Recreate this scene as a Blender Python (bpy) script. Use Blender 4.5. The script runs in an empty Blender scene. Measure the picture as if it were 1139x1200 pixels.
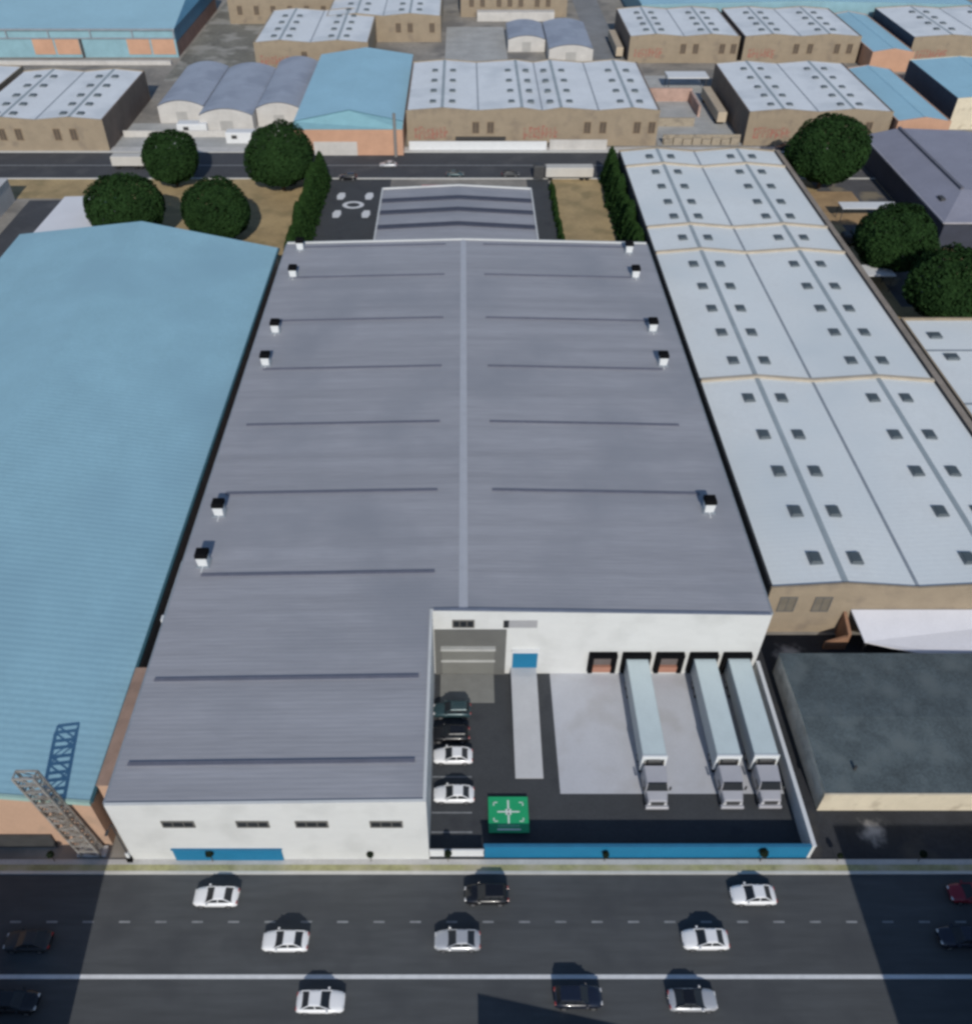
import bpy, bmesh, math, random
from mathutils import Vector, Matrix
random.seed(7)
R = math.radians
scn = bpy.context.scene
C = scn.collection

# ------------------------------------------------------------------ camera geometry (also used to read ground points)
F, CX, CY, VH, H = 1025., 543., 600., -347., 85.
PITCH = math.atan((CY - VH) / F)
_c, _s = math.cos(PITCH), math.sin(PITCH)
def at(u, v, z=0.):
    a = (u - CX) / F; b = -(v - CY) / F
    t = (z - H) / (-_s + b * _c)
    return Vector((a * t, (_c + b * _s) * t, z))

# ------------------------------------------------------------------ materials
MATS = {}
def mat(name, col, rough=.7, var=.12, scale=.6, stretch=(1, 1, 1), bump=0., bscale=8., wave=None, metal=0.,
        stain=None, fine=0., spec=None):
    """noise-varied paint / ground; wave=(axis, period, bump) adds ribs; stain=(colour, scale, lo, hi) adds patches of dirt"""
    if name in MATS: return MATS[name]
    m = bpy.data.materials.new(name); m.use_nodes = True
    nt = m.node_tree; N = nt.nodes; L = nt.links
    bs = N['Principled BSDF']
    bs.inputs['Roughness'].default_value = rough
    bs.inputs['Metallic'].default_value = metal
    if spec is not None: bs.inputs['Specular IOR Level'].default_value = spec
    tc = N.new('ShaderNodeTexCoord')
    mp = N.new('ShaderNodeMapping'); mp.inputs['Scale'].default_value = stretch
    L.new(tc.outputs['Object'], mp.inputs['Vector'])
    nz = N.new('ShaderNodeTexNoise'); nz.inputs['Scale'].default_value = scale
    nz.inputs['Detail'].default_value = 6; nz.inputs['Roughness'].default_value = .65
    L.new(mp.outputs['Vector'], nz.inputs['Vector'])
    rp = N.new('ShaderNodeMapRange')
    rp.inputs['From Min'].default_value = .3; rp.inputs['From Max'].default_value = .7
    rp.inputs['To Min'].default_value = 1 - var; rp.inputs['To Max'].default_value = 1 + var
    L.new(nz.outputs['Fac'], rp.inputs['Value'])
    mul = N.new('ShaderNodeVectorMath'); mul.operation = 'SCALE'
    mul.inputs[0].default_value = col[:3]
    L.new(rp.outputs['Result'], mul.inputs['Scale'])
    out = mul.outputs['Vector']
    if fine:
        n3 = N.new('ShaderNodeTexNoise'); n3.inputs['Scale'].default_value = scale * 14; n3.inputs['Detail'].default_value = 3
        L.new(mp.outputs['Vector'], n3.inputs['Vector'])
        r3 = N.new('ShaderNodeMapRange'); r3.inputs['From Min'].default_value = .3; r3.inputs['From Max'].default_value = .7
        r3.inputs['To Min'].default_value = 1 - fine; r3.inputs['To Max'].default_value = 1 + fine
        L.new(n3.outputs['Fac'], r3.inputs['Value'])
        m3 = N.new('ShaderNodeVectorMath'); m3.operation = 'SCALE'
        L.new(out, m3.inputs[0]); L.new(r3.outputs['Result'], m3.inputs['Scale']); out = m3.outputs['Vector']
    if stain:
        n2 = N.new('ShaderNodeTexNoise'); n2.inputs['Scale'].default_value = stain[1]; n2.inputs['Detail'].default_value = 5
        L.new(tc.outputs['Object'], n2.inputs['Vector'])
        r2 = N.new('ShaderNodeMapRange'); r2.inputs['From Min'].default_value = stain[2]; r2.inputs['From Max'].default_value = stain[3]
        L.new(n2.outputs['Fac'], r2.inputs['Value'])
        mx = N.new('ShaderNodeMix'); mx.data_type = 'RGBA'
        L.new(r2.outputs['Result'], mx.inputs['Factor']); L.new(out, mx.inputs['A'])
        mx.inputs['B'].default_value = (*stain[0], 1); out = mx.outputs['Result']
    L.new(out, bs.inputs['Base Color'])
    if wave:
        ax, per, st = wave
        wv = N.new('ShaderNodeTexWave'); wv.bands_direction = ax
        wv.inputs['Scale'].default_value = 2 * math.pi / (20 * per)
        L.new(tc.outputs['Object'], wv.inputs['Vector'])
        bp = N.new('ShaderNodeBump'); bp.inputs['Strength'].default_value = st; bp.inputs['Distance'].default_value = .06
        L.new(wv.outputs['Fac'], bp.inputs['Height']); L.new(bp.outputs['Normal'], bs.inputs['Normal'])
    elif bump:
        nb = N.new('ShaderNodeTexNoise'); nb.inputs['Scale'].default_value = bscale; nb.inputs['Detail'].default_value = 4
        L.new(tc.outputs['Object'], nb.inputs['Vector'])
        bp = N.new('ShaderNodeBump'); bp.inputs['Strength'].default_value = bump; bp.inputs['Distance'].default_value = .05
        L.new(nb.outputs['Fac'], bp.inputs['Height']); L.new(bp.outputs['Normal'], bs.inputs['Normal'])
    MATS[name] = m
    return m

def plain(name, col, rough=.5, metal=0., coat=0.):
    if name in MATS: return MATS[name]
    m = bpy.data.materials.new(name); m.use_nodes = True
    b = m.node_tree.nodes['Principled BSDF']
    b.inputs['Base Color'].default_value = (*col, 1); b.inputs['Roughness'].default_value = rough
    b.inputs['Metallic'].default_value = metal; b.inputs['Coat Weight'].default_value = coat
    MATS[name] = m
    return m

GROUND = mat('ground_mix', (.26, .24, .21), .95, .22, .05, bump=.3, stain=((.17, .16, .145), .09, .5, .62), fine=.12)
ASPH = mat('asphalt', (.065, .070, .074), .9, .16, .12, (.12, 1, 1), bump=.25, bscale=9, fine=.12, stain=((.050, .054, .059), .2, .5, .72))
ASPH_Y = mat('yard_asphalt', (.046, .050, .055), .9, .12, .25, bump=.2, fine=.10, stain=((.036, .039, .045), .35, .57, .7))
ASPH_B = mat('back_asphalt', (.05, .053, .06), .9, .14, .1, fine=.08, stain=((.068, .07, .075), .15, .52, .66))
CONC = mat('pad_concrete', (.48, .49, .52), .85, .05, .3, fine=.035, stain=((.41, .405, .41), .22, .52, .75))
CONC_L  = mat('walk_concrete', (.47, .475, .485), .85, .05, .6, fine=.05)
CONC_D  = mat('ramp_concrete', (.19, .19, .175), .85, .1, .8, fine=.06)
PAVE = mat('pavement', (.47, .46, .44), .9, .12, .5, fine=.1)
KERB    = mat('kerb_stone', (.55, .54, .50), .85, .08, .7)
VERGE = mat('verge_grass', (.32, .31, .16), .95, .25, .8, bump=.6, bscale=12, fine=.2, stain=((.42, .385, .27), .35, .46, .66))
DRY     = mat('dry_grass', (.36, .265, .135), .95, .22, .12, bump=.4, bscale=3, stain=((.26, .2, .10), .2, .5, .65), fine=.1)
SHADE_DIRT = mat('shade_dark_dirt', (.026, .028, .033), .95, .3, .15, bump=.4, bscale=3, stain=((.075, .068, .058), .16, .58, .74), fine=.15)  # dirt colour darkened and blued to carry the shade of alley and lot
DUST    = mat('pale_dust', (.25, .245, .235), .95, .3, .5, bump=.4, bscale=2, fine=.12, stain=((.07,.07,.07), .55, .42, .64))
PAINT   = mat('road_paint', (.62, .63, .64), .7, .1, 1.2)
PAINT_F = mat('faded_road_paint', (.22, .23, .24), .8, .25, 1.0)

ROOF_M = mat('grey_metal_roof', (.31, .312, .335), .65, .12, .5, (.03, .8, 1), wave=('Y', .55, .10), fine=.07, spec=.3, stain=((.258,.265,.29), .07, .47, .7))
STRIP = mat('dark_roof_strip', (.125, .13, .165), .75, .1, .8)
RIDGE_M = mat('pale_ridge_strip', (.40, .41, .44), .6, .05, .6)
WHITE_W = mat('white_cladding', (.585, .59, .575), .65, .03, .5, (1, 1, 2.5), wave=('Z', .45, .14), stain=((.50, .505, .49), .25, .5, .75), fine=.02)
WHITE_T = mat('white_trim', (.64, .65, .65), .6, .04, .6)
BLUE_R = mat('blue_metal_roof', (.265, .45, .53), .65, .06, .13, wave=('Y', .8, .22), fine=.035, stain=((.24, .405, .485), .05, .48, .68), spec=.3)
BLUE_R2 = mat('teal_blue_roof', (.29, .49, .59), .65, .06, .10, wave=('Y', .8, .2), fine=.03, spec=.3)
TEAL    = mat('teal_panel', (.22, .37, .42), .7, .1, .3)
NAVY_C  = mat('blue_cladding', (.06, .17, .26), .6, .12, .3)
SALMON = mat('salmon_render', (.46, .30, .208), .85, .07, .25, stain=((.36, .25, .18), .35, .58, .74), fine=.04)
ORANGE = mat('orange_render', (.50, .29, .19), .85, .09, .3, fine=.04)
TAN = mat('tan_brick', (.285, .228, .16), .9, .10, .35, stain=((.225, .18, .132), .3, .54, .7), fine=.06)
TAN_T = mat('tan_coping', (.42, .36, .28), .85, .12, .35, fine=.06)
TAN_SHADE   = mat('shaded_tan_brick', (.16, .12, .095), .9, .15, .3, fine=.08)  # the tan brick with side-wall shade painted into its colour
CREAM   = mat('cream_render', (.60, .53, .40), .85, .08, .4, stain=((.45, .39, .29), .5, .56, .7))
PALE = mat('pale_stucco', (.50, .48, .45), .9, .12, .3, fine=.06)
STONE   = mat('stone_block', (.34, .29, .22), .95, .2, .5, bump=.6, bscale=2.5, stain=((.22, .19, .15), .5, .5, .65), fine=.15)
ROOF_W = mat('white_sheet_roof', (.665, .695, .69), .65, .05, .12, wave=('Y', .8, .08), fine=.025, stain=((.58, .625, .635), .06, .44, .7), spec=.3)
ROOF_WF = mat('far_white_roof', (.66, .685, .70), .65, .06, .12, fine=.04, stain=((.56, .59, .61), .1, .5, .68))
GUTTER  = mat('grey_gutter', (.23, .26, .29), .7, .15, .5)
RIDGE_W = mat('grey_ridge', (.29, .335, .355), .7, .12, .3)
LAV = mat('lavender_sheet', (.30, .335, .40), .75, .08, .15, fine=.05, stain=((.25, .28, .34), .12, .5, .64))
GREYR = mat('grey_hip_roof', (.235, .238, .29), .75, .08, .15, wave=('X', .6, .15), fine=.04)
SLATE = mat('weathered_slate', (.072, .093, .1), .85, .3, .28, (1, 1, 1), fine=.22, stain=((.105, .128, .132), .3, .5, .68))
PALE_R  = mat('pale_rubble', (.37, .37, .355), .95, .16, .2, bump=.5, bscale=1.5, fine=.12)
SIGNRED = mat('faded_red_paint', (.31, .135, .10), .9, .2, 1.2, stain=((.27, .19, .135), .8, .42, .6))
PINK    = mat('faded_pink', (.5, .23, .22), .85, .12, .4)
DARKG   = plain('dark_glass', (.018, .021, .025), .32)
WIN_F   = mat('window_frame_grey', (.13, .125, .115), .7, .1, 1)
SKYL = mat('skylight_glass', (.072, .09, .098), .5, .15, .8)
SKYF = mat('skylight_frame', (.13, .15, .165), .7, .1, .8)
BLUE_P = mat('bright_blue_paint', (.012, .155, .29), .6, .05, .6, wave=('X', .4, .15), spec=.25)
GREYPAN = mat('grey_panel', (.115, .115, .108), .75, .08, .4, wave=('Z', .5, .15))
GREYDOOR = mat('grey_door', (.165, .165, .15), .7, .06, .6, wave=('Z', .35, .3))
BLACK   = mat('black_rubber', (.006, .006, .007), .95, .2, 1, spec=.05)
DOCKBR  = mat('dock_brown', (.125, .105, .10), .8, .12, .6)
DOCKOR  = mat('dock_orange', (.36, .175, .12), .8, .08, .6)
STEEL   = mat('galvanised_steel', (.36, .34, .31), .55, .2, .8, metal=.3, stain=((.2, .17, .14), .7, .5, .65))
DKSTEEL = mat('dark_steel', (.05, .05, .05), .6, .2, .8)
TYRE    = plain('tyre_rubber', (.012, .012, .012), .85)
RIM     = plain('wheel_rim', (.35, .35, .36), .35, .7)
CARW    = plain('white_car_paint', (.80, .80, .80), .3, 0, .4)
CARS_   = plain('silver_car_paint', (.50, .51, .53), .3, .3, .4)
CARK    = plain('black_car_paint', (.008, .008, .010), .25, 0, .5)
CARN    = plain('navy_car_paint', (.010, .014, .028), .25, 0, .5)
CARG = plain('dark_grey_car_paint', (.03, .033, .037), .55, 0, 0)
CART    = plain('dark_teal_car_paint', (.03, .065, .075), .3, .2, .4)
CARR    = plain('dark_red_car_paint', (.20, .006, .018), .3, 0, .5)
LAMPW   = plain('headlight_glass', (.6, .6, .6), .15)
LAMPR   = plain('taillight_glass', (.35, .02, .02), .2)
TRK_T = mat('trailer_roof_sheet', (.52, .60, .605), .5, .05, .4, fine=.03)
TRK_S   = mat('trailer_side_sheet', (.42, .465, .48), .5, .06, .5)
TRK_W   = mat('trailer_white_rim', (.68, .70, .70), .5, .04, .6)
CABG    = mat('grey_cab_paint', (.36, .36, .385), .35, .05, .8)
GREEN_S = mat('green_sign_paint', (.012, .34, .135), .6, .05, .5)
SIGNW   = plain('sign_white', (.72, .76, .74), .6)
BARK    = mat('bark', (.09, .065, .045), .95, .25, 3)
def leafmat(name, c1, c2, sc):
    m = bpy.data.materials.new(name); m.use_nodes = True
    nt = m.node_tree; N = nt.nodes; L = nt.links; b = N['Principled BSDF']
    g = N.new('ShaderNodeNewGeometry'); tc = N.new('ShaderNodeTexCoord')
    n = N.new('ShaderNodeTexNoise'); n.inputs['Scale'].default_value = sc; L.new(tc.outputs['Object'], n.inputs['Vector'])
    ad = N.new('ShaderNodeMath'); ad.operation = 'MULTIPLY_ADD'; ad.inputs[1].default_value = .35
    L.new(g.outputs['Random Per Island'], ad.inputs[0])
    sb = N.new('ShaderNodeMath'); sb.operation = 'SUBTRACT'; sb.inputs[1].default_value = .15
    L.new(n.outputs['Fac'], sb.inputs[0]); L.new(sb.outputs[0], ad.inputs[2])
    mx = N.new('ShaderNodeMix'); mx.data_type = 'RGBA'
    mx.inputs['A'].default_value = (*c1, 1); mx.inputs['B'].default_value = (*c2, 1)
    L.new(ad.outputs[0], mx.inputs['Factor']); L.new(mx.outputs['Result'], b.inputs['Base Color'])
    b.inputs['Roughness'].default_value = .9; b.inputs['Specular IOR Level'].default_value = .05
    return m
LEAF = leafmat('tree_leaves', (.007, .018, .006), (.026, .058, .017), .3)
LEAFC = leafmat('cypress_leaves', (.007, .02, .006), (.03, .066, .018), .5)
LEAFS = leafmat('shrub_leaves', (.008, .012, .008), (.02, .03, .015), 2)

# ------------------------------------------------------------------ mesh builder
class MB:
    def __init__(s): s.v = []; s.f = []; s.m = []
    def add(s, vs, fs, m=0):
        o = len(s.v); s.v += [tuple(p) for p in vs]
        for f in fs: s.f.append(tuple(i + o for i in f)); s.m.append(m)
        return s
    def box(s, x0, x1, y0, y1, z0, z1, m=0):
        return s.add([(x0,y0,z0),(x1,y0,z0),(x1,y1,z0),(x0,y1,z0),(x0,y0,z1),(x1,y0,z1),(x1,y1,z1),(x0,y1,z1)],
                     [(0,3,2,1),(4,5,6,7),(0,1,5,4),(1,2,6,5),(2,3,7,6),(3,0,4,7)], m)
    def bevbox(s, x0, x1, y0, y1, z0, z1, b=.05, m=0):
        """box whose top is chamfered"""
        r0 = [(x0,y0),(x1,y0),(x1,y1),(x0,y1)]
        r1 = [(x0+b,y0+b),(x1-b,y0+b),(x1-b,y1-b),(x0+b,y1-b)]
        vs = [(x,y,z0) for x,y in r0] + [(x,y,z1-b) for x,y in r0] + [(x,y,z1) for x,y in r1]
        fs = [(3,2,1,0),(8,9,10,11)]
        for k in range(4):
            j = (k+1) % 4
            fs += [(k,j,j+4,k+4),(k+4,j+4,j+8,k+8)]
        return s.add(vs, fs, m)
    def poly(s, pts, m=0): return s.add(pts, [tuple(range(len(pts)))], m)
    def prism_y(s, xz, y0, y1, m=0):
        """polygon in XZ (counter-clockwise seen from -Y) pushed from y0 to y1"""
        n = len(xz)
        vs = [(x,y0,z) for x,z in xz] + [(x,y1,z) for x,z in xz]
        fs = [tuple(range(n)), tuple(range(2*n-1, n-1, -1))]
        for k in range(n):
            j = (k+1) % n; fs.append((j, k, k+n, j+n))
        return s.add(vs, fs, m)
    def prism_x(s, yz, x0, x1, m=0):
        n = len(yz)
        vs = [(x0,y,z) for y,z in yz] + [(x1,y,z) for y,z in yz]
        fs = [tuple(range(n-1,-1,-1)), tuple(range(n, 2*n))]
        for k in range(n):
            j = (k+1) % n; fs.append((k, j, j+n, k+n))
        return s.add(vs, fs, m)
    def prism_z(s, xy, z0, z1, m=0):
        n = len(xy)
        vs = [(x,y,z0) for x,y in xy] + [(x,y,z1) for x,y in xy]
        fs = [tuple(range(n-1,-1,-1)), tuple(range(n, 2*n))]
        for k in range(n):
            j = (k+1) % n; fs.append((k, j, j+n, k+n))
        return s.add(vs, fs, m)
    def tube(s, a, b, r0, r1=None, n=8, m=0):
        r1 = r0 if r1 is None else r1
        a = Vector(a); b = Vector(b); d = (b - a).normalized()
        u = d.orthogonal().normalized(); w = d.cross(u)
        vs = []
        for p, r in ((a, r0), (b, r1)):
            for k in range(n):
                t = 2*math.pi*k/n; vs.append(p + u*math.cos(t)*r + w*math.sin(t)*r)
        fs = [(k, (k+1)%n, (k+1)%n+n, k+n) for k in range(n)] + [tuple(range(n-1,-1,-1)), tuple(range(n,2*n))]
        return s.add(vs, fs, m)
    def bar(s, a, b, w, m=0): return s.tube(a, b, w*.7071, n=4, m=m)
    def build(s, name, mats, parent=None, smooth=False, world=True):
        if not isinstance(mats, (list, tuple)): mats = [mats]
        off = Vector(parent_origin(parent)) if (parent and world) else Vector((0,0,0))
        me = bpy.data.meshes.new(name)
        me.from_pydata([tuple(Vector(p) - off) for p in s.v], [], s.f)
        for mt in mats: me.materials.append(mt)
        me.polygons.foreach_set('material_index', s.m)
        if smooth: me.polygons.foreach_set('use_smooth', [True]*len(s.f))
        me.update()
        o = bpy.data.objects.new(name, me); C.objects.link(o)
        if parent: o.parent = parent
        return o
def parent_origin(p):
    v = Vector((0,0,0))
    while p is not None: v = v + Vector(p.location); p = p.parent
    return v
def place(name, me, loc, parent, rz=0):
    """another object of the same mesh, under parent, loc in world"""
    o = bpy.data.objects.new(name, me); C.objects.link(o)
    o.parent = parent; o.location = Vector(loc) - parent_origin(parent); o.rotation_euler.z = rz
    return o
def tag(o, label, cat, group=None):
    o['label'] = label; o['category'] = cat
    if group: o['group'] = group
    return o
def empty(name, loc, label=None, cat=None, group=None, rz=0):
    o = bpy.data.objects.new(name, None); C.objects.link(o); o.empty_display_size = .5
    o.location = loc; o.rotation_euler.z = rz
    if label: tag(o, label, cat, group)
    return o
def copy_tree(o, parent=None):
    c = o.copy(); C.objects.link(c)
    if parent: c.parent = parent
    for ch in list(o.children): copy_tree(ch, c)
    return c
def struct(o): o['kind'] = 'structure'; return o
def sheet(name, x0, x1, y0, y1, z, m, th=None):
    b = MB()
    if th: b.box(x0, x1, y0, y1, z-th, z)
    else: b.poly([(x0,y0,z),(x1,y0,z),(x1,y1,z),(x0,y1,z)])
    return struct(b.build(name, m))

# ------------------------------------------------------------------ setting
sheet('ground', -1500, 1500, -600, 2500, 0, GROUND)
sheet('road', -400, 400, 20, 39.2, .004, ASPH)
sheet('kerb', -400, 400, 39.2, 39.5, .13, KERB, .2)
sheet('verge', -400, 400, 39.5, 40.15, .12, VERGE, .2)
sheet('pavement', -400, 400, 40.15, 40.69, .125, PAVE, .2)
sheet('kerb', -400, 400, 19.7, 20, .13, KERB, .2)
sheet('pavement', -400, 400, 15.5, 19.7, .125, PAVE, .2)
b = MB()
b.box(-400, 400, 29.55, 29.92, .002, .009)
x = -118.4
while x < 120:
    b.box(x-.52, x+.52, 34.52, 34.70, .002, .009, 1); x += 3.45
struct(b.build('lane_markings', [PAINT, PAINT_F]))
sheet('back_road', -400, 400, 212, 228.6, .004, ASPH_B)
sheet('back_kerb', -400, 400, 228.6, 229.1, .13, KERB, .2)
sheet('back_pavement', -400, 400, 229.1, 232.2, .11, PAVE, .2)
sheet('back_kerb', -400, 400, 211.4, 212, .13, KERB, .2)
b = MB(); b.box(-400, 400, 219.9, 220.3, .002, .009); struct(b.build('back_lane_marking', PAINT_F))
sheet('dry_grass', -88, -35.5, 158, 211.4, .01, DRY)
sheet('dry_grass', 21.5, 33.6, 156, 211.4, .01, DRY)
sheet('dry_grass', 74.5, 130, 135, 211.4, .01, DRY)
sheet('dry_grass', -140, -88, 200, 211.4, .012, DRY)
sheet('driveway', -101, -88.5, 150, 199, .016, ASPH_B)
sheet('car_park', -33, -17.5, 155.5, 211.4, .014, ASPH_Y)
sheet('side_path', 15.3, 20.6, 155.5, 211.4, .014, ASPH_Y)
sheet('yard_floor', -3.4, 34.3, 40.69, 63.6, .016, ASPH_Y)
sheet('loading_pad', 10.3, 34.0, 47.9, 63.6, .024, CONC)
sheet('vacant_lot', 34.8, 90, 40.69, 69.5, .008, SHADE_DIRT)
sheet('gravel_patch', 35.2, 46, 64.6, 69.4, .014, SHADE_DIRT)
b = MB()
for y in (43.6, 45.75, 49.9): b.box(-3.3, .9, y-.07, y+.07, .01, .021)
struct(b.build('parking_markings', PAINT_F))
# painted ring and four arms on the car park behind
b = MB()
cx, cy = -25.4, 196.5
for sx, sy in ((-1,1),(1,1),(-1,-1),(1,-1)):
    px, py = cx + sx*3.3, cy + sy*4.9
    b.prism_z([(px-.75,py-1.9),(px+.55,py-1.9),(px+1.0,py-.2),(px+.75,py+1.9),(px-.5,py+1.9),(px-1.0,py+.3)], .01, .03)
for k in range(20):
    t0, t1 = 2*math.pi*k/20, 2*math.pi*(k+1)/20
    q = lambda t, r: (cx + 2.5*r*math.cos(t), cy + 2.0*r*math.sin(t))
    b.prism_z([q(t0,.6), q(t0,1), q(t1,1), q(t1,.6)], .01, .03)
struct(b.build('car_park_markings', PAINT))

# ------------------------------------------------------------------ generic pieces for buildings
_win = {}
def window(parent, x, y, z, w, h, axis='y', fm=WIN_F, gm=DARKG, depth=.12, name='window', bars=1):
    """frame with reveal, pane as its sub-part; faces -Y (axis y) or -X / +X"""
    key = (round(w,2), round(h,2), fm.name, gm.name, depth, bars, name)
    if key not in _win:
        f = MB(); t = .14
        f.box(-w/2, w/2, -depth, .02, h/2-t, h/2); f.box(-w/2, w/2, -depth, .02, -h/2, -h/2+t)
        f.box(-w/2, -w/2+t, -depth, .02, -h/2+t, h/2-t); f.box(w/2-t, w/2, -depth, .02, -h/2+t, h/2-t)
        for k in range(bars):
            xm = -w/2 + w*(k+1)/(bars+1); f.box(xm-.05, xm+.05, -depth+.02, .02, -h/2+t, h/2-t)
        g = MB(); g.box(-w/2+t, w/2-t, -.04, .015, -h/2+t, h/2-t)
        def mk(mb, nm, mt):
            me = bpy.data.meshes.new(nm); me.from_pydata(mb.v, [], mb.f); me.materials.append(mt); return me
        _win[key] = (mk(f, name, fm), mk(g, 'pane', gm))
    fm_, gm_ = _win[key]
    rz = {'y': 0, 'x-': -math.pi/2, 'x+': math.pi/2}[axis]
    o = place(name, fm_, (x, y, z), parent, rz)
    g = bpy.data.objects.new('pane', gm_); C.objects.link(g); g.parent = o
    return o
_sk = {}
def skylight(parent, x, y, z, w=1.5, d=1.5, tilt=0):
    key = (w, d)
    if key not in _sk:
        f = MB(); f.box(-w/2, w/2, -d/2, d/2, -.25, .22, 1); f.bevbox(-w/2+.12, w/2-.12, -d/2+.12, d/2-.12, .22, .36, .1, 0)
        me = bpy.data.meshes.new('skylight'); me.from_pydata(f.v, [], f.f)
        me.materials.append(SKYL); me.materials.append(SKYF); me.polygons.foreach_set('material_index', f.m)
        _sk[key] = me
    o = place('skylight', _sk[key], (x, y, z), parent); o.rotation_euler.y = tilt
    return o

def gable_profile(x0, x1, ridges, valleys, h, rise):
    pts = [(x0, h)]
    xs = sorted([(r, h+rise) for r in ridges] + [(v, h) for v in valleys])
    return pts + xs + [(x1, h)]
def hall(name, label, cat, x0, x1, y0, y1, h, ridges, valleys, rise, wallm, roofm, coping=.3, group=None,
         ridge_w=.8, valley_w=.35, ridgem=RIDGE_W, valleym=GUTTER, cross=(), copem=None, side_wallm=None):
    """long low hall: wall (all four sides with their parapets) and roof (slopes, ridge caps, gutters) as parts"""
    e = empty(name, (x0, y0, 0), label, cat, group)
    pf = gable_profile(x0, x1, ridges, valleys, h, rise)
    w = MB(); T = .32
    top = [(x, z+coping) for x, z in pf]
    for ya, yb in ((y0, y0+T), (y1-T, y1)):
        w.prism_y([(x0, 0), (x1, 0)] + top[::-1], ya, yb)
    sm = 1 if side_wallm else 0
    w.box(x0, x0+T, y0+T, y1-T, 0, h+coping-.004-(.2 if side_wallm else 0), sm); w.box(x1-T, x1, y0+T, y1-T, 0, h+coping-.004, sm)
    for yc in cross:                                        # parapets that cross the roof
        lo = [(x, z-.4) for x, z in pf]; lo[0] = (x0+T, lo[0][1]); lo[-1] = (x1-T, lo[-1][1])
        hi = [(x, z+coping+.12) for x, z in pf]; hi[0] = (x0+T, hi[0][1]); hi[-1] = (x1-T, hi[-1][1])
        w.prism_y(lo + hi[::-1], yc-.3, yc+.3, 2)
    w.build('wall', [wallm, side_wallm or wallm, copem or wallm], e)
    r = MB(); ya, yb = y0+T, y1-T
    for (xa, za), (xb, zb) in zip(pf, pf[1:]):
        xa_ = max(xa, x0+T); xb_ = min(xb, x1-T)
        r.poly([(xa_,ya,za),(xb_,ya,zb),(xb_,yb,zb),(xa_,yb,za)])
    for rx in ridges:
        if ridge_w: r.prism_y([(rx-ridge_w/2,h+rise-.12),(rx+ridge_w/2,h+rise-.12),(rx+ridge_w/2,h+rise+.02),(rx,h+rise+.12),(rx-ridge_w/2,h+rise+.02)], ya+.02, yb-.02, 1)
    for vx in valleys:
        if valley_w: r.box(vx-valley_w/2, vx+valley_w/2, ya+.02, yb-.02, h-.05, h+.07, 2)
    r.build('roof', [roofm, ridgem, valleym], e)
    return e
def painted_sign(parent, x0, x1, z0, z1, y, seed):
    """worn red lettering painted on a wall: rows of short broken strokes"""
    rnd = random.Random(seed); b = MB(); x = x0
    while x < x1 - .4:
        wd = rnd.uniform(.7, 1.2); top = z1 - rnd.uniform(0, .7); bot = z0 + rnd.uniform(0, .5); mid = (top+bot)/2 + rnd.uniform(-.3,.3)
        b.box(x, x+.5, y-.03, y, bot, top); b.box(x+.5, x+wd, y-.03, y, mid-.45, mid+.3)
        if rnd.random() < .7: b.box(x+.5, x+wd, y-.03, y, top-.5, top)
        if rnd.random() < .7: b.box(x+.5, x+wd, y-.03, y, bot, bot+.5)
        x += wd + rnd.uniform(.12, .3)
    return b.build('wall_lettering', SIGNRED, parent)

# ------------------------------------------------------------------ main grey-roofed warehouse
X0, X1, XN = -33.0, 34.3, -3.4            # left, right, notch
Y0, YL, Y1 = 40.7, 63.6, 155.0           # street front, loading wall, rear
EV, RG = 10.55, 11.35
def rz_(x): return RG - (RG-EV) * (abs(x)/(33.6))
main = empty('warehouse', (0, Y0, 0), 'huge grey ribbed roof warehouse with white walls and loading yard in its front corner', 'warehouse')
w = MB(); T = .3; cp = .12
w.prism_y([(X0,0),(XN,0),(XN,rz_(XN)+cp),(X0,rz_(X0)+cp)], Y0, Y0+T)
w.box(XN-T, XN, Y0+T, YL+T, 0, rz_(XN)+cp-.003)
w.prism_y([(XN,0),(X1,0),(X1,rz_(X1)+cp),(0,RG+cp),(XN,rz_(XN)+cp)], YL, YL+T)
w.box(X1-T, X1, YL+T, Y1-T, 0, rz_(X1)-.09)
w.box(X0, X0+T, Y0+T, Y1-T, 0, rz_(X0)-.09)
w.prism_y([(X0,0),(X1,0),(X1,rz_(X1)+cp+.1),(0,RG+cp+.1),(X0,rz_(X0)+cp+.1)], Y1-T, Y1+.1)
w.build('wall', WHITE_W, main)
r = MB()
def slope(xa, xb, ya, yb): r.poly([(xa,ya,rz_(xa)),(xb,ya,rz_(xb)),(xb,yb,rz_(xb)),(xa,yb,rz_(xa))])
slope(X0-.05, XN-T, Y0+T, Y1-T); slope(XN-T, 0, YL+T, Y1-T); slope(0, X1+.05, YL+T, Y1-T)
roof = r.build('roof', ROOF_M, main)
g = MB(); g.prism_y([(-.5,RG-.1),(.5,RG-.1),(.5,RG+.03),(0,RG+.1),(-.5,RG+.03)], YL+T+.02, Y1-T-.02)
g.build('ridge_strip', RIDGE_M, roof)
for xa, ya in ((X0-.22, Y0+T+.01), (X1+.04, YL+T+.01)):
    g = MB(); g.box(xa, xa+.18, ya, Y1-T-.01, EV-.25, EV+.02); g.build('gutter', GUTTER, roof)
g = MB(); g.prism_y([(XN+.1,rz_(XN)+cp),(X1-.1,rz_(X1)+cp),(X1-.1,rz_(X1)+cp+.05),(0,RG+cp+.05),(XN+.1,rz_(XN)+cp+.05)], YL-.02, YL+T+.04); g.build('wall_flashing', mat('navy_flashing', (.16,.18,.23), .7), roof)
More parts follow.
